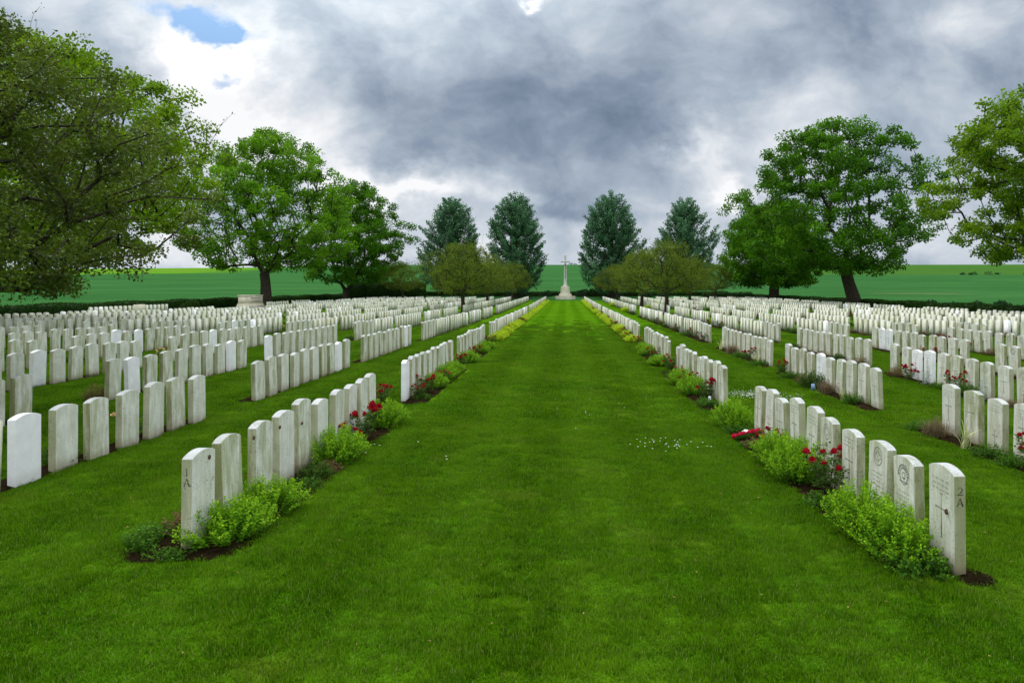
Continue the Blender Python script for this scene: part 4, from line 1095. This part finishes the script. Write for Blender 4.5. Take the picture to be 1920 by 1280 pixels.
mb = MB(); mb.box(0, 0, .12, .06, .012, .16, 0, .8); mb.box(0, 0, .03, .012, .012, .1)
tag(obj('plant_label', mb.mesh('plant_label', M['paper']), None, (2.95, 13.95, g(2.95, 13.95))), 'small white marker in soil at near end of second block right', 'marker')

# snails resting on the stones
def snail():
    mb = MB(); P = []; R = []
    for i in range(34):
        t_ = i/33; a = t_*2*PI*2.3; r = .0115*(1-t_)**.9+.0008; P.append((r*math.cos(a), r*math.sin(a), .004+t_*.010)); R.append(.0072*(1-t_)+.0012)
    mb.tube(P, R, 8); return mb.mesh('snail', M['shell'], smooth=True)
SN = snail()
for (x, y, z, axis, lab) in ((-3.196+.006,6.10,.735,1,'snail near the top of the nearest left headstone'), (-3.20+.006,6.98,.72,1,'snail near top of second headstone left of aisle'),
    (-3.20+.006,7.62,.70,1,'snail on the third headstone left of aisle'), (-3.20+.006,8.26,.62,1,'snail halfway up the fourth headstone left of aisle'),
    (3.150-.006,5.62,.50,-1,'snail on the face of the nearest right headstone'), (3.21,6.43-.0,.70,0,'snail on the narrow end of the second right headstone')):
    if axis == 0: y = 6.422
    o = obj('snail', SN, None, (x, y, z+g(x, y)), 0, 1.25); o.rotation_euler = (PI/2 if axis == 0 else 0, -PI/2 if axis < 0 else (PI/2 if axis > 0 else 0), 0); tag(o, lab, 'snail', 'snails on the headstones')

# petals, dead leaves and daisies on the lawn
rs_ = np.random.RandomState(140); n = 150
y = rs_.uniform(3.9, 15, n); x = rs_.uniform(-1, 1, n)*np.minimum(.85*y, 4.9)
P = np.stack([x, y, G(x, y)+.030], 1); D = rs_.normal(size=(n, 3))*[1, 1, .12]; V, F_ = leaf_quads(P, D, rs_.uniform(.014, .034, n), .45, rs_)
tag(obj('fallen_leaves', np_mesh('fallen_leaves', V, F_, m_plain('dry_leaf', (.30,.20,.07), .8, .5, 3))), 'tiny dry leaves scattered over the lawn', 'leaves', kind='stuff')
P = []
for (cx_, cy_, sx_, sy_, k) in ((4.25, 15.3, .55, .45, 330), (1.5, 10.1, .45, .35, 34), (-2.0, 9.0, .8, .8, 6), (.6, 13.5, .8, 1.5, 14)):
    q = rs_.normal(size=(k, 2))*[sx_, sy_]*.7; P.append(np.stack([cx_+q[:, 0], cy_+q[:, 1]], 1))
P = np.concatenate(P); P = P[(P[:, 0] < 5.7)]; mb = MB()
for p in P:
    z = g(*p)+.046; V = [(p[0], p[1], z+.002)]+[(p[0]+.011*math.cos(a), p[1]+.011*math.sin(a), z) for a in np.linspace(0, 2*PI, 7)[:-1]]
    mb.add(V, [(0, i+1, (i+1) % 6+1) for i in range(6)])
tag(obj('daisies', mb.mesh('daisies', M['daisy'])), 'patches of tiny white daisies in the lawn', 'daisies', kind='stuff')

# ------------------------------------------------------------------ mown grass blades (stuff)
def grass(name, seed, tile, nblade, h, wd, ymin, ymax, lo=0., skip=None):
    rs_ = np.random.RandomState(seed); n = nblade
    b = rs_.uniform(-tile*.64, tile*.64, (n, 2)); th = rs_.uniform(0, 2*PI, n); l = h*rs_.uniform(.5, 1.15, n); ln = rs_.uniform(.1, .75, n)
    B = np.stack([b[:, 0], b[:, 1], np.full(n, -.004)], 1); d = np.stack([np.cos(th), np.sin(th), np.zeros(n)], 1); s_ = np.stack([-d[:, 1], d[:, 0], np.zeros(n)], 1)
    w_ = (wd*rs_.uniform(.7, 1.3, n))[:, None]; M_ = B+d*(ln*l*.3)[:, None]+np.array([0, 0, 1])*(l*.62)[:, None]; T_ = B+d*(ln*l)[:, None]+np.array([0, 0, 1])*(l*(1-.25*ln))[:, None]
    V = np.stack([B-s_*w_/2, B+s_*w_/2, M_+s_*w_*.4, M_-s_*w_*.4, T_], 1).reshape(-1, 3)
    i5 = np.arange(n)[:, None]*5; F4 = i5+np.array([[0, 1, 2, 3]]); F3 = i5+np.array([[3, 2, 4]])
    pts = []
    for yy in np.arange(ymin, ymax, tile):
        xm = min(.86*(yy+tile)+.6, 40)
        for xx in np.arange(math.floor(-xm/tile)*tile, min(.72*(yy+tile)+.6, 33), tile):
            x, y = xx+rs_.uniform(-.1, .1)*tile, yy+rs_.uniform(-.1, .1)*tile
            if yy > 26 and rs_.rand() < (yy-26)/24: continue
            if any(a+.03 < x < c-.03 and e+.03 < y < f-.03 for a, c, e, f in BEDS): continue
            pts.append((x, y, g(x, y)))
    pts = np.array(pts); allV = np.concatenate([V, pts])
    me = np_mesh(name, allV, [F3, F4], M['blade'])
    a = me.attributes.new('tint', 'FLOAT', 'POINT'); tv = np.zeros(len(allV), np.float32); tv[:n*5] = np.repeat(rs_.rand(n), 5); a.data.foreach_set('value', tv)
    a = me.attributes.new('is_point', 'FLOAT', 'POINT'); pv = np.zeros(len(allV), np.float32); pv[n*5:] = 1; a.data.foreach_set('value', pv)
    o = obj(name, me); ng = bpy.data.node_groups.new(name, 'GeometryNodeTree')
    ng.interface.new_socket('Geometry', in_out='INPUT', socket_type='NodeSocketGeometry'); ng.interface.new_socket('Geometry', in_out='OUTPUT', socket_type='NodeSocketGeometry')
    N = ng.nodes; gi = N.new('NodeGroupInput'); go = N.new('NodeGroupOutput'); at = N.new('GeometryNodeInputNamedAttribute'); at.data_type = 'FLOAT'; at.inputs[0].default_value = 'is_point'
    cp = N.new('FunctionNodeCompare'); cp.data_type = 'FLOAT'; cp.operation = 'GREATER_THAN'; cp.inputs[1].default_value = .5; ng.links.new(at.outputs[0], cp.inputs[0])
    sg = N.new('GeometryNodeSeparateGeometry'); sg.domain = 'POINT'; ng.links.new(gi.outputs[0], sg.inputs[0]); ng.links.new(cp.outputs[0], sg.inputs[1])
    rv = N.new('FunctionNodeRandomValue'); rv.data_type = 'FLOAT_VECTOR'; rv.inputs[0].default_value = (0, 0, 0); rv.inputs[1].default_value = (0, 0, 6.283)
    ip = N.new('GeometryNodeInstanceOnPoints'); ng.links.new(sg.outputs[0], ip.inputs['Points']); ng.links.new(sg.outputs[1], ip.inputs['Instance']); ng.links.new(rv.outputs[0], ip.inputs['Rotation'])
    r2 = N.new('FunctionNodeRandomValue'); r2.data_type = 'FLOAT_VECTOR'; r2.inputs[0].default_value = (1, 1, .45); r2.inputs[1].default_value = (1.1, 1.1, 1.5); r2.inputs['Seed'].default_value = 7; ng.links.new(r2.outputs[0], ip.inputs['Scale'])
    ng.links.new(ip.outputs[0], go.inputs[0]); md = o.modifiers.new('scatter', 'NODES'); md.node_group = ng
    tag(o, 'short mown green grass of the lawn', 'grass', kind='stuff')
grass('grass', 150, .25, 900, .040, .0048, 3.2, 12.0)
grass('grass', 151, .40, 900, .040, .0085, 12.0, 50.0)
